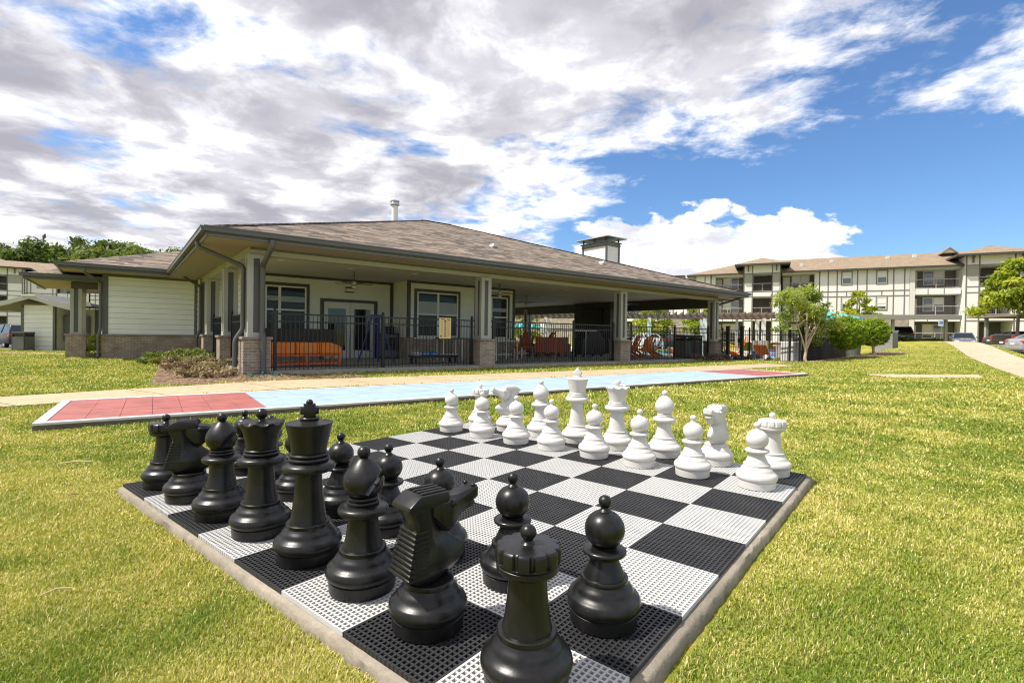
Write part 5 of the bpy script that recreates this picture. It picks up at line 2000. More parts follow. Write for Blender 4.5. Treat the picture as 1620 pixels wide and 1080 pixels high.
# open crowned ornamental tree with a forked pale trunk by the fence
x, y = 12.9, 22.2
z = gzf(x, y)
cl = ellipsoid_clumps(-0.35, 0, 2.55, 1.15, 1.1, 0.85, 26, 0.22, 0.42, 1.0) + ellipsoid_clumps(0.75, 0.3, 2.0, 0.95, 0.9, 0.85, 24, 0.18, 0.34, 1.0) + ellipsoid_clumps(0.85, 0.7, 1.45, 0.8, 0.6, 0.8, 22, 0.18, 0.32, 1.0) + ellipsoid_clumps(-0.95, 0.0, 1.7, 0.4, 0.6, 0.5, 6, 0.14, 0.24, 1.0)
tree('ornamental_tree', 'loose green tree with pale forked trunk by the end of the fence', 'tree', (x, y, z), cl, [((0, 0, -0.1), (0.05, 0, 1.5), 0.075), ((0.02, 0, 0.5), (-0.5, 0.1, 2.2), 0.042), ((0.05, 0, 0.6), (0.75, 0.1, 2.0), 0.036)], 6800, 0.070, M['leaf_tree'], M['bark_pale'])


def round_bush(x, y, r, zc, label):
    z = gzf(x, y)
    cl = [(0, 0, zc, r * 0.80, r * 0.80, r * 0.80)]
    for i in range(150):
        k = (i + 0.5) / 150
        th, ph = math.acos(1 - 2 * k), 2.39996 * i
        q = r * random.uniform(0.80, 0.93)
        s_ = r * random.uniform(0.10, 0.17)
        cl.append((q * math.sin(th) * math.cos(ph), q * math.sin(th) * math.sin(ph), zc + q * 0.97 * math.cos(th), s_, s_, s_))
    tree('topiary_bush', label, 'bush', (x, y, z), cl, [((0.02, 0, -0.1), (0, 0, zc), 0.075)], 9000, 0.05, M['leaf_bush'], M['bark_pale'], 'clipped round bushes', tips=[])


round_bush(15.25, 23.0, 0.80, 1.14, 'clipped round green bush on one trunk beside the loose tree, left of two')
round_bush(17.3, 24.2, 0.72, 1.10, 'clipped round green bush on one trunk nearest the grey utility box, right of two')


def conical(name, label, x, y, h, w, n, leaf, lm, group, lo=0.25, z=None):
    z = gzf(x, y) if z is None else z
    cl = []
    for _ in range(60):
        k = random.random() ** 0.8
        rr = w * (1 - k) ** 0.75 * random.uniform(0.35, 1.0) + 0.08 * w
        an = random.random() * 6.283
        s_ = w * random.uniform(0.22, 0.36) * (1 - 0.55 * k)
        cl.append((rr * math.cos(an), rr * math.sin(an), h * (lo + (1 - lo) * k) - s_ * 0.3, s_, s_, s_ * 0.6))
    tree(name, label, 'tree', (x, y, z), cl, [((0, 0, -0.2), (0, 0, h * 0.95), h * 0.018)], n, leaf, lm, M['bark'], group)


conical('maple_tree', 'yellow green young maple before the right balconies, partly cut by the frame', 36.9, 36.9, 6.7, 3.0, 11000, 0.17, M['leaf_maple'], 'young trees before the apartments', 0.42)
conical('maple_tree', 'young yellow green tree behind the carport roof', 37.0, 54.0, 5.7, 2.1, 3000, 0.17, M['leaf_maple'], 'young trees before the apartments', 0.34, 0.7)
conical('maple_tree', 'pale green tree seen under the pavilion roof right of the fireplace', 14.0, 50.0, 5.2, 2.2, 2500, 0.17, M['leaf_maple'], 'young trees before the apartments', 0.30, 0.0)
conical('maple_tree', 'pale green tree behind the pergola, left of the last porch column', 19.2, 52.0, 5.2, 1.9, 2500, 0.17, M['leaf_maple'], 'young trees before the apartments', 0.32, 0.0)
conical('maple_tree', 'green tree seen through the pavilion beside the porch wall', 1.2, 52.0, 5.6, 2.0, 2500, 0.17, M['leaf_tree'], 'young trees before the apartments', 0.15, 0.0)

# wooded hill behind the left building
random.seed(5)
FOREST = []
for k in range(4):
    cl = ellipsoid_clumps(0, 0, 8.6, 4.4, 4.4, 4.0, 22, 1.3, 2.2, 1.0) + ellipsoid_clumps(0, 0, 4.4, 4.2, 4.2, 2.8, 10, 1.2, 1.9, 1.0)
    v, f, a = leaf_cloud(cl, 5200, 0.42)
    mb = MB()
    limbs(mb, (0, 0, -1.0), (0, 0, 9), 0.34, [c[:3] for c in random.sample(cl, 6)])
    FOREST.append((np_mesh('crown', v, f, M['leaf_forest'], a), mb.mesh('trunk', M['bark'], smooth=50, fixn=False)))
hv, hf = [], []
hx, hy = np.meshgrid(np.linspace(-190, -20, 40), np.linspace(86, 190, 24))
hz = -1.5 + 13.5 * sstep(hy, 88, 150) * (0.8 + 0.2 * np.sin(hx * 0.06 + 1)) * sstep(-hx, 20, 60)
hv = np.stack([hx.ravel(), hy.ravel(), hz.ravel()], 1)
ii = (np.arange(23)[:, None] * 40 + np.arange(39)[None, :]).ravel()
hill = link('hill', np_mesh('hill', hv, np.stack([ii, ii + 1, ii + 41, ii + 40], 1), M['lawn'], smooth=True))
tag(hill, 'wooded hillside behind the left apartments', 'hill', kind='structure')


def hill_z(x, y):
    return float(-1.5 + 13.5 * sstep(y, 88, 150) * (0.8 + 0.2 * math.sin(x * 0.06 + 1)) * sstep(-x, 20, 60))


rows = [(92, 14), (104, 16), (118, 16), (132, 14)]
cnt = 0
for yy, n in rows:
    for i in range(n):
        x = -yy * (1.20 - 0.62 * (i + random.uniform(0.2, 0.8)) / n)
        y = yy + random.uniform(-4, 4)
        o = empty('forest_tree', 'dark green broadleaf tree on the wooded hill behind the left apartments', 'tree', (x, y, hill_z(x, y)), random.random() * 6.28, 'trees on the wooded hill')
        s_ = random.uniform(0.9, 1.3)
        o.scale = (s_, s_, s_ * random.uniform(0.85, 1.15))
        cm, tm = FOREST[random.randrange(4)]
        link('crown', cm, o)
        link('trunk', tm, o)

# ------------------------------------------------------------------ shrubs


random.seed(9)


def shrub(name, label, x, y, cl, n, leaf, lm, group=None):
    o = empty(name, label, 'shrub', (x, y, gzf(x, y)), 0, group)
    v, f, a = leaf_cloud(cl, n, leaf)
    link('foliage', np_mesh('foliage', v, f, lm, a), o)
    mb = MB()
    for c in random.sample(cl, min(6, len(cl))):
        mb.tube([(0, 0, -0.03), (c[0] * 0.5, c[1] * 0.5, c[2] * 0.6), c[:3]], [0.018, 0.013, 0.006], 5)
    mb.build('stems', M['bark'], o, fixn=False)
    return o


def low_clumps(n, rx, ry, h, s0, s1):
    return [(random.uniform(-rx, rx), random.uniform(-ry, ry), h * random.uniform(0.25, 0.9), random.uniform(s0, s1), random.uniform(s0, s1), random.uniform(s0, s1) * 0.55) for _ in range(n)]


x, y = club(-1.0, 6.3)
shrub('juniper_shrub', 'spreading yellow green shrub against the left wing brick', x, y, low_clumps(24, 0.9, 1.1, 0.42, 0.16, 0.34), 6500, 0.05, M['leaf_juniper'])
x, y = club(-1.0, 4.3)
shrub('juniper_shrub', 'low green shrub on the mulch before the side porch piers', x, y, low_clumps(14, 0.75, 0.7, 0.32, 0.14, 0.28), 3800, 0.045, M['leaf_juniper'])
x, y = club(-1.0, 1.9)
shrub('dry_shrub', 'dry tan twiggy shrub on mulch left of the corner pier', x, y, low_clumps(30, 0.75, 1.1, 0.34, 0.11, 0.24), 8000, 0.034, M['leaf_dry'])
x, y = club(-1.0, -0.3)
shrub('dry_shrub', 'small dry shrub at the tip of the mulch bed by the sidewalk', x, y, low_clumps(12, 0.5, 0.5, 0.22, 0.12, 0.22), 3200, 0.034, M['leaf_dry'])
x, y = club(LX - 0.6, -1.0)
shrub('purple_shrub', 'low purplish shrub at the foot of the last porch column', x, y, low_clumps(22, 1.7, 0.35, 0.28, 0.14, 0.26), 3200, 0.05, M['leaf_purple'])
x, y = club(LX + 1.6, -2.6)
shrub('juniper_shrub', 'small yellow green shrub before the gate post', x, y, low_clumps(10, 0.5, 0.6, 0.22, 0.12, 0.22), 1500, 0.045, M['leaf_juniper'])
x, y = club(-3.4, 13.6)
shrub('yellow_shrub', 'yellow green shrub behind the entry canopy pier', x, y, low_clumps(14, 0.5, 0.9, 0.85, 0.16, 0.3), 2600, 0.06, M['leaf_maple'])
for i, (x, y, w_, lab) in enumerate(((34.5, 45.0, 1.7, 'low hedge shrub on the crest before the ground floor patio, left of two'), (37.2, 45.8, 1.6, 'low pale hedge shrub on the crest nearest the blue sedan'))):
    shrub('hedge_shrub', lab, x, y, low_clumps(16, w_, 0.4, 0.5, 0.25, 0.4), 1800, 0.09, M['leaf_juniper'])

# ------------------------------------------------------------------ iron fence


def fence_run(p, q, label, z0=None, h=1.52, posts=(), name='iron_fence', low=False):
    """picket fence from p to q (clubhouse frame); pickets and rails make the panel, each post is a part"""
    (xa, ya), (xb, yb) = club(*p), club(*q)
    L = math.hypot(xb - xa, yb - ya)
    an = math.atan2(yb - ya, xb - xa)
    z = -0.04 if z0 is None else z0
    o = empty(name, label, 'fence', (xa, ya, z), an, 'black iron fence runs')
    mb = MB()
    for zz, hh in ((h - 0.04, 0.04), (h - 0.235, 0.035), (0.10, 0.035)):
        mb.box(0, L, -0.016, 0.016, zz, zz + hh)
    n = max(1, int(L / 0.112))
    for i in range(n):
        x = (i + 0.5) * L / n
        mb.box(x - 0.0085, x + 0.0085, -0.0085, 0.0085, 0.02, h - 0.0005)
    mb.build('picket_panel', M['iron'], o)
    for x in posts:
        pb = MB().cbox(x * L, 0, -0.15, 0.062, 0.062, h + 0.20).cbox(x * L, 0, h + 0.0501, 0.074, 0.074, 0.02)
        pb.lathe([(0.0, h + 0.07), (0.028, h + 0.075), (0.036, h + 0.10), (0.026, h + 0.128), (0.0, h + 0.136)], 12, x * L, 0)
        pb.build('fence_post', M['iron'], o)
    return o


P1, P2, P3 = 6.93, 13.9, 21.0
fence_run((0.34, 0.0), (P1 - 0.34, 0.0), 'black iron picket fence of the first porch bay, carrying the yellow sign', posts=(0.02, 0.49, 0.985))
fence_run((P1 + 0.34, 0.0), (P2 - 0.34, 0.0), 'black iron picket fence of the middle porch bay', posts=(0.015, 0.62, 0.985))
fence_run((P2 + 0.34, 0.0), (P3 - 0.34, 0.0), 'black iron picket fence of the last porch bay before the orange chairs', posts=(0.06, 0.55, 0.985))
fence_run((0.0, 0.34), (0.0, 3.42), 'black iron fence between the corner pier and the next side pier', posts=(0.03, 0.97))
fence_run((0.0, 4.08), (0.0, 7.22), 'black iron fence between the two rear side piers', posts=(0.03, 0.97))
# yard fence turning towards the lawn, with a gate
fence_run((P3 + 0.0, -0.34), (P3 + 0.04, -0.68), 'short black iron fence panel between last column and gate', posts=(0.5,), z0=-0.10)
gt = fence_run((P3 + 0.05, -0.78), (P3 + 0.12, -1.45), 'black iron gate between two heavy square posts', posts=(), z0=-0.10, name='iron_gate')
gt['category'] = 'gate'
gp = MB()
for x in (0.0, 0.68):
    gp.cbox(x, 0, -0.15, 0.15, 0.15, 1.82)
    gp.cbox(x, 0, 1.6701, 0.18, 0.18, 0.05)
gp.build('gate_posts', M['iron'], gt)
MB().cbox(0.56, -0.05, 0.92, 0.10, 0.09, 0.20).build('latch', M['iron'], gt)
fence_run((P3 + 0.13, -1.56), (P3 + 0.36, -4.02), 'black iron fence running from the gate to the loose tree', posts=(0.10, 0.82, 0.99), z0=-0.10)
fence_run((P3 + 0.42, -4.10), (P3 + 6.4, -4.35), 'black iron fence behind the round bushes', posts=(0.0, 0.5, 0.98), z0=-0.02)

# yellow notice on the fence of the first bay: heading, a column of bold marks, fine lines
x, y = club(5.46, -0.035)
sg = empty('notice_sign', 'yellow upright notice with dark marks tied to the porch fence', 'sign', (x, y, 0.86), BTH)
MB().box(-0.215, 0.215, -0.012, 0.0, 0.0, 0.655).build('board', M['sign_yellow'], sg, bevel=0.003)
ink = MB()
for k, (a, w) in enumerate(((-0.155, 0.05), (-0.095, 0.04), (-0.045, 0.03), (0.055, 0.05), (0.115, 0.06))):
    ink.box(a, a + w, -0.0145, -0.0125, 0.600 - 0.004 * k, 0.630 - 0.004 * k)
ink.box(-0.03, 0.03, -0.0145, -0.0125, 0.520, 0.575)
for k in range(7):
    z = 0.462 - k * 0.066
    ink.box(-0.034, 0.034, -0.0145, -0.0125, z, z + 0.030)
ink.box(-0.185, -0.115, -0.0145, -0.0125, 0.055, 0.085)
ink.build('printing', M['iron'], sg)
fi = MB()
for k in range(26):
    z = 0.55 - k * 0.0185
    fi.box(-0.155, -0.085 - 0.02 * random.random(), -0.0142, -0.0124, z, z + 0.005)
    fi.box(0.075, 0.135 + 0.03 * random.random(), -0.0142, -0.0124, z, z + 0.005)
fi.build('fine_print', mat('ink_brown', (0.36, 0.25, 0.10), 0.6), sg)

# ------------------------------------------------------------------ porch things


def at(a, b_, z=0.0):
    x, y = club(a, b_)
    return (x, y, z)


# orange cushioned bench with dark woven back
be = empty('patio_sofa', 'orange cushioned patio sofa with dark woven back behind the first fence bay', 'sofa', at(1.62, 1.55), BTH)
for x0_, x1_, ze in ((-0.98, -0.335, 0.70), (-0.325, 0.325, 0.69), (0.335, 0.98, 0.58)):
    MB().prism([(x0_, 0.36), (x1_, 0.36), (x1_, ze), ((x0_ + x1_) / 2, 0.70), (x0_, 0.70)], 'y', -0.42, 0.34).build('cushion', M['orange'], be, bevel=0.045, seg=3)
MB().box(-1.05, 1.05, 0.36, 0.46, 0.26, 1.10).build('backrest', M['wicker'], be, bevel=0.03)
fr = MB()
for x in (-0.95, -0.02, 0.92):
    fr.box(x - 0.03, x + 0.03, -0.40, -0.34, 0.0, 0.355).box(x - 0.03, x + 0.03, 0.28, 0.34, 0.0, 0.355)
fr.box(-0.98, 0.95, -0.41, -0.33, 0.30, 0.358).box(-0.98, 0.95, -0.40, -0.35, 0.06, 0.11).box(-0.98, 0.95, 0.29, 0.34, 0.06, 0.11)
fr.build('frame', M['orange_red'], be)

# blue folding stand
ld = empty('folding_stand', 'dark blue folding A frame stand on the porch before the double door', 'stand', at(4.16, 2.3), BTH + 0.25)
lb = MB()
for s_ in (-1, 1):
    for q in (-1, 1):
        lb.bar((s_ * 0.42, q * 0.42, 0.0), (s_ * 0.14, q * 0.05, 1.55), 0.055, 0.04)
    lb.bar((s_ * 0.34, -0.32, 0.42), (s_ * 0.34, 0.32, 0.42), 0.03)
lb.bar((-0.28, -0.25, 0.70), (0.28, -0.25, 0.70), 0.05, 0.03).bar((-0.22, -0.16, 1.08), (0.22, -0.16, 1.08), 0.05, 0.03)
lb.build('frame', M['blue'], ld)
MB().cbox(0, 0, 1.52, 0.40, 0.16, 0.10).build('top_cap', M['blue'], ld, bevel=0.02)

cb = empty('storage_cabinet', 'dark grey cabinet against the porch wall beside the blue stand', 'cabinet', at(5.72, 4.95), BTH)
MB().cbox(0, 0, 0.06, 0.66, 0.55, 0.90).build('body', M['grey_box'], cb, bevel=0.015)
MB().cbox(0, 0, 0.9605, 0.72, 0.60, 0.05).build('lid', M['iron'], cb, bevel=0.01)
MB().cbox(0, -0.281, 0.35, 0.56, 0.012, 0.5).build('door_panel', M['wicker'], cb)
MB().cbox(0, 0, 0.0, 0.60, 0.5, 0.0595).build('plinth', M['iron'], cb)
bg_ = empty('speaker_box', 'small black box on the cabinet by the porch wall', 'box', at(5.75, 4.95, 1.0112), BTH)
MB().cbox(0, 0, 0.0, 0.42, 0.3, 0.28).build('shell', M['iron'], bg_, bevel=0.03)
MB().tube([(-0.15, 0, 0.28), (-0.12, 0, 0.34), (0.12, 0, 0.34), (0.15, 0, 0.28)], 0.012, 6).build('handle', M['iron'], bg_, smooth=40)

# low black cart with blue and white goods
ct = empty('low_cart', 'low black cart with blue and white packets behind the sign', 'cart', at(5.72, 1.25), BTH - 0.12)
MB().box(-0.75, 0.85, -0.28, 0.28, 0.20, 0.28).build('tray', M['iron'], ct, bevel=0.01)
lg = MB()
for x in (-0.65, 0.75):
    lg.box(x - 0.03, x + 0.03, -0.26, -0.20, 0.0, 0.199).box(x - 0.03, x + 0.03, 0.20, 0.26, 0.0, 0.199)
lg.build('legs', M['iron'], ct)
for i, (x, m_, lab) in enumerate(((-0.55, 'white_paint', 'white packet at the left end of the low black cart'), (-0.28, 'bright_blue', 'bright blue packet on the low black cart, left of two'), (0.0, 'bright_blue', 'bright blue packet nearest the middle of the low black cart'))):
    pk = empty('packet', lab, 'packet', at(5.72 + x, 1.25 - x * 0.12, 0.281), BTH, 'packets on the low cart')
    MB().cbox(0, 0, 0, 0.22, 0.3, 0.11).build('wrapping', M[m_], pk, bevel=0.02)
    MB().cbox(0, 0, 0.04, 0.224, 0.304, 0.02).build('band', M['white_paint'] if m_ != 'white_paint' else M['bright_blue'], pk)


def side_table(name, label, a, b_, w, d, h, top, leg, rot=0.0):
    o = empty(name, label, 'table', at(a, b_), BTH + rot)
    MB().cbox(0, 0, h - 0.04, w, d, 0.04).build('table_top', M[top], o, bevel=0.008)
    for s_ in (-1, 1):
        for q in (-1, 1):
            MB().cbox(s_ * (w / 2 - 0.05), q * (d / 2 - 0.05), 0.0, 0.035, 0.035, h - 0.0405).build('leg', M[leg], o)
    MB().box(-w / 2 + 0.07, w / 2 - 0.07, -0.02, 0.02, 0.2, 0.235).build('stretcher', M[leg], o)
    return o


side_table('patio_table', 'tall dark table with pale metal legs against the wall right of the cart', 7.55, 3.2, 0.95, 0.6, 0.86, 'iron', 'white_metal')
side_table('games_table', 'dark table with white edge and legs between the brick pier and orange chair', 9.58, 2.5, 1.15, 0.85, 0.78, 'white_metal', 'white_metal')
side_table('patio_table', 'low dark table with slim white legs beside the small orange chair', 11.3, 3.2, 0.7, 0.6, 0.52, 'rust_red', 'white_metal')


def adirondack(label, a, b_, rot, m_, group, s_=1.0, z=0.0):
    """slatted garden chair with fan back and wide arms"""
    o = empty('garden_chair', label, 'chair', at(a, b_, z), BTH + rot, group)
    o.scale = (s_, s_, s_)
    st = MB()
    for k in range(6):
        y = -0.28 + k * 0.1
        st.bar((-0.27, y, 0.40 - 0.022 * k), (0.27, y, 0.40 - 0.022 * k), 0.088, 0.02)
    st.build('seat', M[m_], o)
    bk = MB()
    for k in range(-2, 3):
        bk.bar((k * 0.105, 0.27, 0.28), (k * 0.135, 0.56, 1.02 - 0.035 * k * k), 0.10, 0.02, up=(0, -0.9, 0.4))
    bk.bar((-0.26, 0.36, 0.46), (0.26, 0.36, 0.46), 0.06, 0.025)
    bk.build('backrest', M[m_], o)
    for q in (-1, 1):
        MB().bar((q * 0.35, -0.34, 0.56), (q * 0.35, 0.42, 0.54), 0.13, 0.025).build('armrest', M[m_], o)
        l_ = MB()
        l_.bar((q * 0.31, -0.29, 0.0), (q * 0.31, -0.29, 0.545), 0.04, 0.09).bar((q * 0.30, 0.56, 0.0), (q * 0.30, -0.30, 0.38), 0.035, 0.11)
        l_.build('leg', M[m_], o)
    return o


def sofa(label, a, b_, rot, w, m_, group=None):
    o = empty('garden_sofa', label, 'sofa', at(a, b_), BTH + rot, group)
    MB().box(-w / 2, w / 2, -0.38, 0.34, 0.20, 0.44).build('seat', M[m_], o, bevel=0.03)
    MB().box(-w / 2, w / 2, 0.345, 0.46, 0.20, 0.95).build('backrest', M[m_], o, bevel=0.03)
    for q in (-1, 1):
        MB().box(min(q * (w / 2 + 0.005), q * (w / 2 + 0.13)), max(q * (w / 2 + 0.005), q * (w / 2 + 0.13)), -0.38, 0.46, 0.18, 0.64).build('armrest', M[m_], o, bevel=0.03)
    f = MB()
    for q in (-1, 1):
        for r in (-0.32, 0.38):
            f.cbox(q * (w / 2 - 0.05), r, 0.0, 0.06, 0.06, 0.199)
    f.build('feet', M['iron'], o)
    return o


sofa('rust red garden sofa seen from behind under the pavilion, widest of the red seats', 13.7, 4.3, R(180 - 12), 1.75, 'rust_red')
adirondack('tall rust red garden chair right of the small table', 12.45, 4.7, R(160), 'rust_red', 'red chairs under the pavilion', 1.15)
adirondack('tall rust red garden chair behind the red sofa', 14.6, 5.8, R(200), 'rust_red', 'red chairs under the pavilion', 1.2)
adirondack('small orange garden chair beside the white edged table', 11.62, 4.4, R(150), 'orange', 'orange garden chairs', 0.8)
# covered grill by the fireplace
gr = empty('covered_grill', 'large grill under a black cover before the fireplace', 'grill', at(15.8, 3.6), BTH)
MB().prism([(-0.85, 0.12), (0.85, 0.12), (0.80, 0.92), (0.52, 1.02), (0.42, 1.30), (-0.30, 1.34), (-0.48, 1.02), (-0.80, 0.92)], 'y', -0.38, 0.38).build('cover', M['iron'], gr, bevel=0.07, seg=3)
wb = MB()
for x in (-0.6, 0.6):
    for y in (-0.28, 0.28):
        wb.tube([(x - 0.02, y, 0.065), (x + 0.02, y, 0.065)], 0.062, 12)
wb.build('wheels', M['tyre'], gr)
# pale pole lying across two hooks on the fence inside
pl = empty('pool_pole', 'long pale pole held level behind the middle fence bay', 'pole', at(12.4, 1.3, 1.22), BTH)
MB().tube([(-1.3, 0.1, 0.0), (1.4, -0.1, 0.03)], 0.028, 8).build('shaft', M['white_paint'], pl, smooth=40)
MB().cbox(0.75, -0.05, -1.22, 0.035, 0.035, 1.20).build('stand', M['metal'], pl)
MB().cbox(-0.9, 0.07, -1.22, 0.035, 0.035, 1.20).build('stand', M['metal'], pl)
MB().cbox(0.75, -0.05, -0.0199, 0.05, 0.05, 0.05).build('clamp', M['white_paint'], pl)
# orange chairs and a table in the last bay
og = 'orange garden chairs'
adirondack('orange garden chair with back to the fence, nearest the brick pier of the last bay', 17.6, 2.6, R(188), 'orange_red', og, 1.05)
adirondack('orange garden chair behind the last fence bay, second from the pier', 18.6, 2.4, R(160), 'orange', og, 1.05)
adirondack('orange garden chair behind the last fence bay, third from the pier', 20.1, 3.1, R(205), 'orange', og, 1.05)
adirondack('orange garden chair standing in the sun left of the dark bins', 25.2, 5.0, R(150), 'orange', og, 1.0, -0.13)
adirondack('single orange garden chair seen between the gate posts', 24.2, 0.7, R(200), 'orange', og, 1.25, -0.13)
adirondack('orange garden chair seen left of the gate, beside the last column', 24.6, 2.2, R(120), 'orange', og, 0.9, -0.13)
x, y = club(19.6, 0.75)
litter_bin(x, y, 0.0, BTH, 'tall dark slatted bin behind the last fence bay, left of two', 'bins behind the last fence bay', 0.66, 1.12)
x, y = club(20.4, 0.75)
litter_bin(x, y, 0.0, BTH, 'tall dark slatted bin nearest the last porch column', 'bins behind the last fence bay', 0.66, 1.12)

# ------------------------------------------------------------------ pool terrace
dk = MB()
(pa, pb) = (21.3, 45.0)
k0 = [club(a, b_) for a, b_ in ((21.301, -3.9), (45, -4.2), (45, 26), (21.301, 26))]
dk.prism(k0, 'z', -0.5, -0.095)
dko = dk.build('pool_deck', M['deck'])
tag(dko, 'pale concrete deck round the swimming pool', 'pool deck', kind='structure')
wt = MB().prism([club(a, b_) for a, b_ in ((24.5, 7.0), (33, 5.2), (40, 9.0), (38, 18.0), (26, 18.0))], 'z', -0.4, -0.085)
wto = wt.build('pool_water', M['water'])
tag(wto, 'turquoise swimming pool water', 'pool', kind='structure')
ds = ribbon('lawn_bank', [club(45.2, -4), club(45.2, 26)], [club(53, -4), club(52, 28)], M['lawn'], 0.05, n=20, drop=0.3)
tag(ds, 'grass bank beyond the swimming pool', 'lawn', kind='structure')


def lounger(label, a, b_, rot):
    o = empty('sun_lounger', label, 'sun lounger', at(a, b_, -0.095), BTH + rot, 'sun loungers by the pool')
    MB().box(-0.33, 0.33, -0.9, 0.35, 0.28, 0.34).build('seat', M['orange'], o, bevel=0.01)
    MB().bar((0, 0.36, 0.33), (0, 0.95, 0.78), 0.66, 0.05).build('backrest', M['orange'], o)
    for q in (-1, 1):
        for y in (-0.8, 0.3):
            MB().cbox(q * 0.29, y, 0, 0.05, 0.05, 0.279).build('leg', M['orange_red'], o)
    return o


lounger('orange sun lounger on the deck seen through the yard fence, left of two', 24.6, -0.9, R(100))
lounger('orange sun lounger on the deck nearest the loose tree', 25.1, -1.7, R(100))
for i, (a, b_, lab) in enumerate(((25.4, -0.1, 'blue storage cube on the pool deck left of the orange loungers'), (29.8, 1.1, 'blue storage cube on the pool deck behind the orange loungers'), (22.8, 0.5, 'blue cushion box on the pool deck seen left of the gate'))):
    o = empty('storage_cube', lab, 'box', at(a, b_, -0.095), BTH, 'blue boxes on the pool deck')
    MB().cbox(0, 0, 0, 0.55, 0.5, 0.36).build('body', M['bright_blue'], o, bevel=0.02)
    MB().cbox(0, 0, 0.361, 0.58, 0.53, 0.06).build('lid', M['blue'], o, bevel=0.015)


def umbrella(label, a, b_, z0, h, r):
    o = empty('patio_umbrella', label, 'umbrella', at(a, b_, z0), BTH, 'teal umbrellas by the pool')
    MB().tube([(0, 0, 0), (0, 0, h)], 0.025, 8).build('pole', M['white_metal'], o, smooth=40)
    n = 8
    mb = MB()
    for i in range(n):
        a0, a1 = 2 * math.pi * i / n, 2 * math.pi * (i + 1) / n
        rows = []
        for k in (0.02, 0.5, 1.0):
            rows.append([(r * k * math.cos(t_), r * k * math.sin(t_), h - 0.42 * k ** 1.2 - (0.05 if (t_ not in (a0, a1)) else 0) * k) for t_ in (a0, (a0 + a1) / 2, a1)])
        for p, q in zip(rows[:-1], rows[1:]):
            for j in range(2):
                mb.quad(p[j], p[j + 1], q[j + 1], q[j])
        lo2 = [(x, y, z - 0.10) for x, y, z in rows[-1]]
        for j in range(2):
            mb.quad(rows[-1][j], rows[-1][j + 1], lo2[j + 1], lo2[j])
    mb.build('canopy', M['teal_cloth'], o, fixn=False)
    MB().lathe([(0.24, 0.0), (0.24, 0.06), (0.03, 0.09), (0.03, 0.3)], 16).build('base', M['grey_box'], o, smooth=30)
    return o


umbrella('teal patio umbrella beyond the loose tree and bushes', 33.9, -0.6, -0.1, 2.95, 1.75)
umbrella('teal patio umbrella seen through the pavilion behind the red chairs', 25.8, 20.9, -0.1, 2.3, 1.5)

# pergola along the far side of the pool
pg = empty('pergola', 'long brown wooden pergola on pale square columns beyond the pool', 'pergola', at(24.0, 21.0, -0.1), BTH - R(52))
bmz = MB()
for y in (-1.1, 1.1):
    bmz.box(-5.5, 21.0, y - 0.07, y + 0.07, 2.66, 2.92)
bmz.build('beam', M['pergola'], pg)
rf_ = MB()
for i in range(54):
    x = -5.3 + i * 0.49
    rf_.prism([(-1.75, 3.02), (-1.6, 2.925), (1.6, 2.925), (1.75, 3.02), (1.75, 3.12), (-1.75, 3.12)], 'x', x - 0.045, x + 0.045)
rf_.build('rafters', M['pergola'], pg)
for i in range(7):
    for y in (-1.1, 1.1):
        x = -4.8 + i * 4.15
        c_ = MB().cbox(x, y, 1.0, 0.26, 0.26, 1.659)
        co_ = c_.build('column', M['apt_white'], pg)
        MB().cbox(x, y, -0.1, 0.55, 0.55, 1.0995).build('pier', M['pavilion_stone'], co_)

# stone clad spa wall and white panel behind the yard fence
sw_ = empty('spa_wall', 'dark stone wall behind the fence and the round bushes', 'wall', at(22.7, -3.75, -0.1), BTH - 0.03)
MB().box(0.0, 5.2, 0.0, 0.5, 0.0, 1.15).build('stonework', M['dark_stone'], sw_)
MB().box(-0.04, 5.24, -0.04, 0.54, 1.1505, 1.22).build('coping', M['dark_trim'], sw_, bevel=0.01)
hp = empty('pool_heater', 'white pool heater box behind the fence beside the tree trunk', 'heater', at(22.1, -3.3, -0.1), BTH)
MB().cbox(0, 0, 0.05, 0.75, 0.6, 0.95).build('case', M['white_paint'], hp, bevel=0.03)
MB().cbox(0, 0, 1.0005, 0.5, 0.4, 0.16).build('vent_top', M['grey_box'], hp, bevel=0.02)
MB().cbox(0, 0, 0.0, 0.8, 0.65, 0.0495).build('plinth', M['concrete'], hp)
st = empty('stone_planter', 'tan stone planter wall seen through the yard fence', 'planter', at(23.2, -3.6, -0.1), BTH)
MB().box(-0.4, 0.9, 0.9, 1.3, 0.0, 0.92).build('stonework', M['pavilion_stone'], st)
MB().box(-0.45, 0.95, 0.85, 1.35, 0.9205, 1.0).build('coping', M['deck'], st, bevel=0.01)
x, y = 17.0, 23.2
pb_ = empty('trash_barrel', 'grey barrel behind the left round bush', 'barrel', (16.5, 24.4, gzf(16.5, 24.4)), 0)
MB().lathe([(0.0, 0.0), (0.27, 0.0), (0.30, 0.4), (0.30, 0.82), (0.0, 0.82)], 24).build('drum', M['grey_box'], pb_, smooth=40)
MB().lathe([(0.0, 0.8205), (0.33, 0.8205), (0.33, 0.87), (0.0, 0.90)], 24).build('lid', M['iron'], pb_, smooth=40)

# grey utility box on the lawn
ux, uy = 21.2, 28.6
ub = empty('utility_box', 'grey utility cabinet standing on the lawn right of the round bushes', 'utility box', (ux, uy, gzf(ux, uy)), R(30))
MB().cbox(0, 0, 0.0, 0.62, 0.85, 1.36).build('cabinet', M['metal'], ub, bevel=0.02)
MB().cbox(0, 0, 1.3605, 0.68, 0.91, 0.05).build('lid', M['metal'], ub, bevel=0.01)
MB().box(-0.30, 0.30, -0.437, -0.4255, 0.08, 1.28).build('door', M['grey_box'], ub)

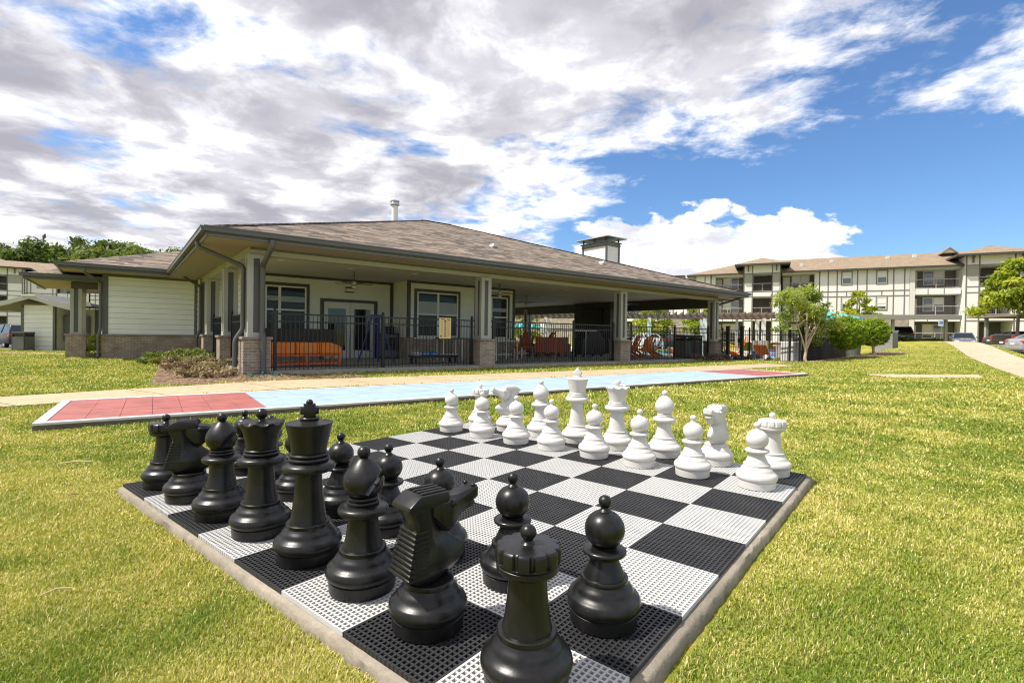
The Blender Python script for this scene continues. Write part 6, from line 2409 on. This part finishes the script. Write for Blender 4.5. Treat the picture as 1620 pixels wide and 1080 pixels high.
# carport before the apartments
cp = empty('carport', 'long flat roofed carport before the right apartments', 'carport', (29.5, 47.5, 0.55), math.atan2(-0.15, 0.989))
MB().box(-9.5, 9.5, -2.8, 2.8, 2.62, 2.74).build('roof', M['shingle_far'], cp)
MB().box(-9.5, 9.5, -2.87, -2.801, 2.36, 2.76).build('fascia', M['carport'], cp)
MB().box(-9.4, 9.4, -2.7, 2.7, 2.56, 2.6195).build('ceiling', M['apt_dark'], cp)
for x in (-8.5, -4.2, 0.2, 4.6, 8.8):
    MB().cbox(x, -2.0, -0.8, 0.2, 0.2, 3.3).build('post', M['post'], cp)
cp2 = empty('carport', 'pale carport roof edge in front of the maple at the right frame edge', 'carport', (44.5, 41.0, 0.5), math.atan2(-0.10, 0.99))
MB().box(-5.0, 9.5, -2.8, 2.8, 2.62, 2.74).build('roof', M['shingle_far'], cp2)
MB().box(-5.0, 9.5, -2.87, -2.801, 2.46, 2.76).build('fascia', M['carport'], cp2)
for x in (-4.4, 4.0, 9.0):
    MB().cbox(x, 1.5, -0.5, 0.2, 0.2, 3.1).build('post', M['post'], cp2)

# accessible parking sign before the ground floor patio
hs = empty('parking_sign', 'small white and blue accessible parking sign above the blue sedan', 'sign', (42.1, 49.6, 0.62), R(-30))
MB().tube([(0, 0.03, 0), (0, 0.03, 2.2)], 0.03, 8).build('post', M['metal'], hs, smooth=40)
MB().box(-0.23, 0.23, -0.012, 0.0, 1.95, 2.5).build('plate', M['white_paint'], hs)
pic = MB()
pic.box(-0.15, 0.15, -0.0145, -0.0125, 2.10, 2.42)
pic.build('blue_panel', M['bright_blue'], hs)
wc_ = MB()
k = []
for i in range(20):
    a_ = R(-150 + 290 * i / 19)
    k.append((-0.005 + 0.075 * math.cos(a_ - 1.2), -0.0165, 2.20 + 0.075 * math.sin(a_ - 1.2)))
wc_.tube(k, 0.010, 6)
wc_.bar((-0.02, -0.0165, 2.33), (-0.01, -0.0165, 2.22), 0.022, 0.006).bar((-0.01, -0.0165, 2.24), (0.05, -0.0165, 2.23), 0.020, 0.006).bar((0.05, -0.0165, 2.23), (0.085, -0.0165, 2.14), 0.020, 0.006)
wc_.lathe([(0, 2.345), (0.02, 2.36), (0.02, 2.375), (0, 2.39)], 10, -0.022, -0.0165)
wc_.build('symbol', M['white_paint'], hs)

# fallen leaves and twigs on the lawn
lv, lf, lt = [], [], []
for i in range(26):
    yy = random.uniform(1.3, 9)
    xx = random.uniform(-1.0, 1.0) * yy
    uvx = (xx - brd(4, 4)[0], yy - brd(4, 4)[1])
    if math.hypot(*uvx) < 2.2:
        continue
    a_ = random.random() * 6.28
    l_ = random.uniform(0.015, 0.035)
    z = gzf(xx, yy) + 0.045
    k = len(lv)
    c_, s_ = math.cos(a_) * l_, math.sin(a_) * l_
    lv += [(xx - c_, yy - s_, z), (xx + s_ * .5, yy - c_ * .5, z + .012), (xx + c_, yy + s_, z + .004), (xx - s_ * .5, yy + c_ * .5, z + .014)]
    lf.append((k, k + 1, k + 2, k + 3))
    lt += [random.random() * 0.7] * 4
o = link('fallen_leaves', np_mesh('fallen_leaves', np.array(lv), np.array(lf), M['leaf_dry'], np.array(lt)))
tag(o, 'dry brown leaves scattered on the lawn', 'leaves', kind='stuff')
for (xx, yy, ang, ln, lab) in ((-2.98, 3.45, 22, 0.10, 'pale straw coloured strip lying on the grass left of the board'), (-1.53, 1.70, 40, 0.045, 'thin dry twig lying on the grass at the lower left')):
    tw_ = empty('twig', lab, 'twig', (xx, yy, gzf(xx, yy) + 0.045), R(ang))
    MB().tube([(-ln, 0, 0), (0, 0.012, 0.008), (ln, -0.005, 0.004)], [0.0022, 0.003, 0.0018] if ln < 0.08 else [0.004, 0.007, 0.004], 6).build('stem', mat('straw', (0.50, 0.41, 0.21), 0.8), tw_, smooth=50)

# ------------------------------------------------------------------ grass blades


def vnoise(x, y, f, seed):
    """smooth value noise with numpy"""
    r = np.random.default_rng(seed)
    tab = r.random((128, 128))
    xs, ys = x * f + 1000.0, y * f + 1000.0
    xi, yi = np.floor(xs).astype(int), np.floor(ys).astype(int)
    fx, fy = xs - xi, ys - yi
    fx, fy = fx * fx * (3 - 2 * fx), fy * fy * (3 - 2 * fy)
    g_ = lambda a, b_: tab[a % 128, b_ % 128]
    return (g_(xi, yi) * (1 - fx) + g_(xi + 1, yi) * fx) * (1 - fy) + (g_(xi, yi + 1) * (1 - fx) + g_(xi + 1, yi + 1) * fx) * fy


def grass(n, y0, y1, size, seed):
    r = np.random.default_rng(seed)
    # density falls with distance: uniform in log depth and in angle
    y = np.exp(r.uniform(np.log(y0), np.log(y1), n))
    x = y * r.uniform(-1.12, 1.12, n)
    # keep off the board, the court and the paths
    u0, v0 = brd(0, 0)[:2]
    dx_, dy_ = x - u0, y - v0
    bu = dx_ * math.cos(YAW) + dy_ * math.sin(YAW)
    bv = -dx_ * math.sin(YAW) + dy_ * math.cos(YAW)
    ok = ~((bu > -0.026) & (bu < 8 * SQ + 0.06) & (bv > -0.026) & (bv < 8 * SQ + 0.06))
    cx_, cy_ = x + 4.59, y - 4.83
    cu = cx_ * math.cos(CA) + cy_ * math.sin(CA)
    cv = -cx_ * math.sin(CA) + cy_ * math.cos(CA)
    ok &= ~((cu > -0.03) & (cu < CL + 0.03) & (cv > -0.03) & (cv < CWD + 0.03))

    def inside(poly):
        poly = np.array(poly)
        res = np.zeros(len(x), bool)
        j = len(poly) - 1
        for i in range(len(poly)):
            xi, yi, xj, yj = poly[i, 0], poly[i, 1], poly[j, 0], poly[j, 1]
            c = ((yi > y) != (yj > y)) & (x < (xj - xi) * (y - yi) / (yj - yi + 1e-12) + xi)
            res ^= c
            j = i
        return res
    ok &= ~inside(near + far_[::-1])
    ok &= ~inside(wl1 + wr1[::-1])
    ok &= ~inside([(-6.6, 9.2), (-5.9, 9.1), (-4.75, 10.4), (-3.2, 11.35), (-4.3, 12.2), (-6.9, 12.9), (-9.0, 14.2), (-11.0, 15.8)])
    ok &= ~inside([(10.3, 13.8), (13.2, 14.1), (14.0, 15.15), (10.5, 15.0)])
    a = (x - BC0[0]) * BA[0] + (y - BC0[1]) * BA[1]
    b_ = (x - BC0[0]) * BB[0] + (y - BC0[1]) * BB[1]
    ok &= ~((a > -0.35) & (b_ > -0.33)) & ~((a > 21.1) & (b_ > -3.95)) & ~((a > -3.3) & (b_ > 10.4))
    w = (x - 11.6) * 0.807 - (y - 10.2) * 0.591
    ok &= w < 3.0
    x, y = x[ok], y[ok]
    n = len(x)
    z = gz(x, y)
    sc = size * (0.75 + 0.25 * np.clip(y / 2.0, 0.6, 4.0))
    h = sc * r.uniform(0.45, 1.45, n) * (0.55 + 0.8 * vnoise(x, y, 6.0, 42))
    wd = np.clip(0.0010 * y, 0.0015, 0.012) * r.uniform(0.7, 1.3, n)
    an = 2 * np.pi * 2.0 * vnoise(x, y, 2.3, 31) + r.normal(0, 2.4, n)
    lean = r.uniform(0.3, 1.9, n)
    d = np.stack([np.cos(an), np.sin(an)], 1)
    s_ = np.stack([-d[:, 1], d[:, 0]], 1)
    p = np.stack([x, y], 1)
    hz_ = h * np.cos(lean * 0.8)
    out = h * np.sin(lean * 0.8)
    B0 = np.c_[p - s_ * wd[:, None], z - 0.004]
    B1 = np.c_[p + s_ * wd[:, None], z - 0.004]
    mid = p + d * (out * 0.35)[:, None]
    M0 = np.c_[mid - s_ * wd[:, None] * 0.8, z + hz_ * 0.6]
    M1 = np.c_[mid + s_ * wd[:, None] * 0.8, z + hz_ * 0.6]
    T = np.c_[p + d * out[:, None], z + hz_]
    V = np.stack([B0, B1, M1, M0, T], 1).reshape(-1, 3)
    k = (np.arange(n) * 5)[:, None]
    F = np.concatenate([k + np.array([[0, 1, 2]]), k + np.array([[0, 2, 3]]), k + np.array([[3, 2, 4]])], 0)
    dry = 0.30 * vnoise(x, y, 0.7, 3) + 0.20 * vnoise(x, y * 2.5, 0.55, 13) + 0.28 * vnoise(x, y, 2.4, 5) + 0.22 * vnoise(x, y, 8.0, 6)
    dry = np.clip((dry - 0.385) * 3.2, 0, 1)
    clump = vnoise(x, y, 11.0, 41)
    # worn straw along the near edges of the board
    u0, v0 = brd(0, 0)[:2]
    bu = (x - u0) * math.cos(YAW) + (y - v0) * math.sin(YAW)
    bv = -(x - u0) * math.sin(YAW) + (y - v0) * math.cos(YAW)
    ed = np.exp(-np.clip(-bv, 0, 9) / 0.16) * (bv < 0) * (bu > -0.4) * (bu < 3.2)
    dry = np.clip(dry + 0.9 * ed * vnoise(x, y, 5, 8) + 0.5 * np.exp(-((bu + 0.15) ** 2 + (bv - 0.0) ** 2) / 0.04), 0, 1)
    tint = np.clip(dry * 0.52 + (r.random(n) * 0.6 + clump * 0.4) * 0.44 - 0.02, 0, 1)
    tint = np.where(r.random(n) < 0.10 + 0.34 * dry, r.uniform(0.78, 1.0, n), tint)
    return V, F, np.repeat(tint, 5)


for (n, y0, y1, sz, sd) in ((900000, 0.95, 7.0, 0.0165, 21), (420000, 5.0, 28.0, 0.023, 22)):
    V, F, T = grass(n, y0, y1, sz, sd)
    o = link('grass', np_mesh('grass', V, F, M['grass'], T))
    tag(o, 'short mown grass blades of the near lawn' if sd == 21 else 'mown grass blades of the farther lawn', 'grass', kind='stuff')
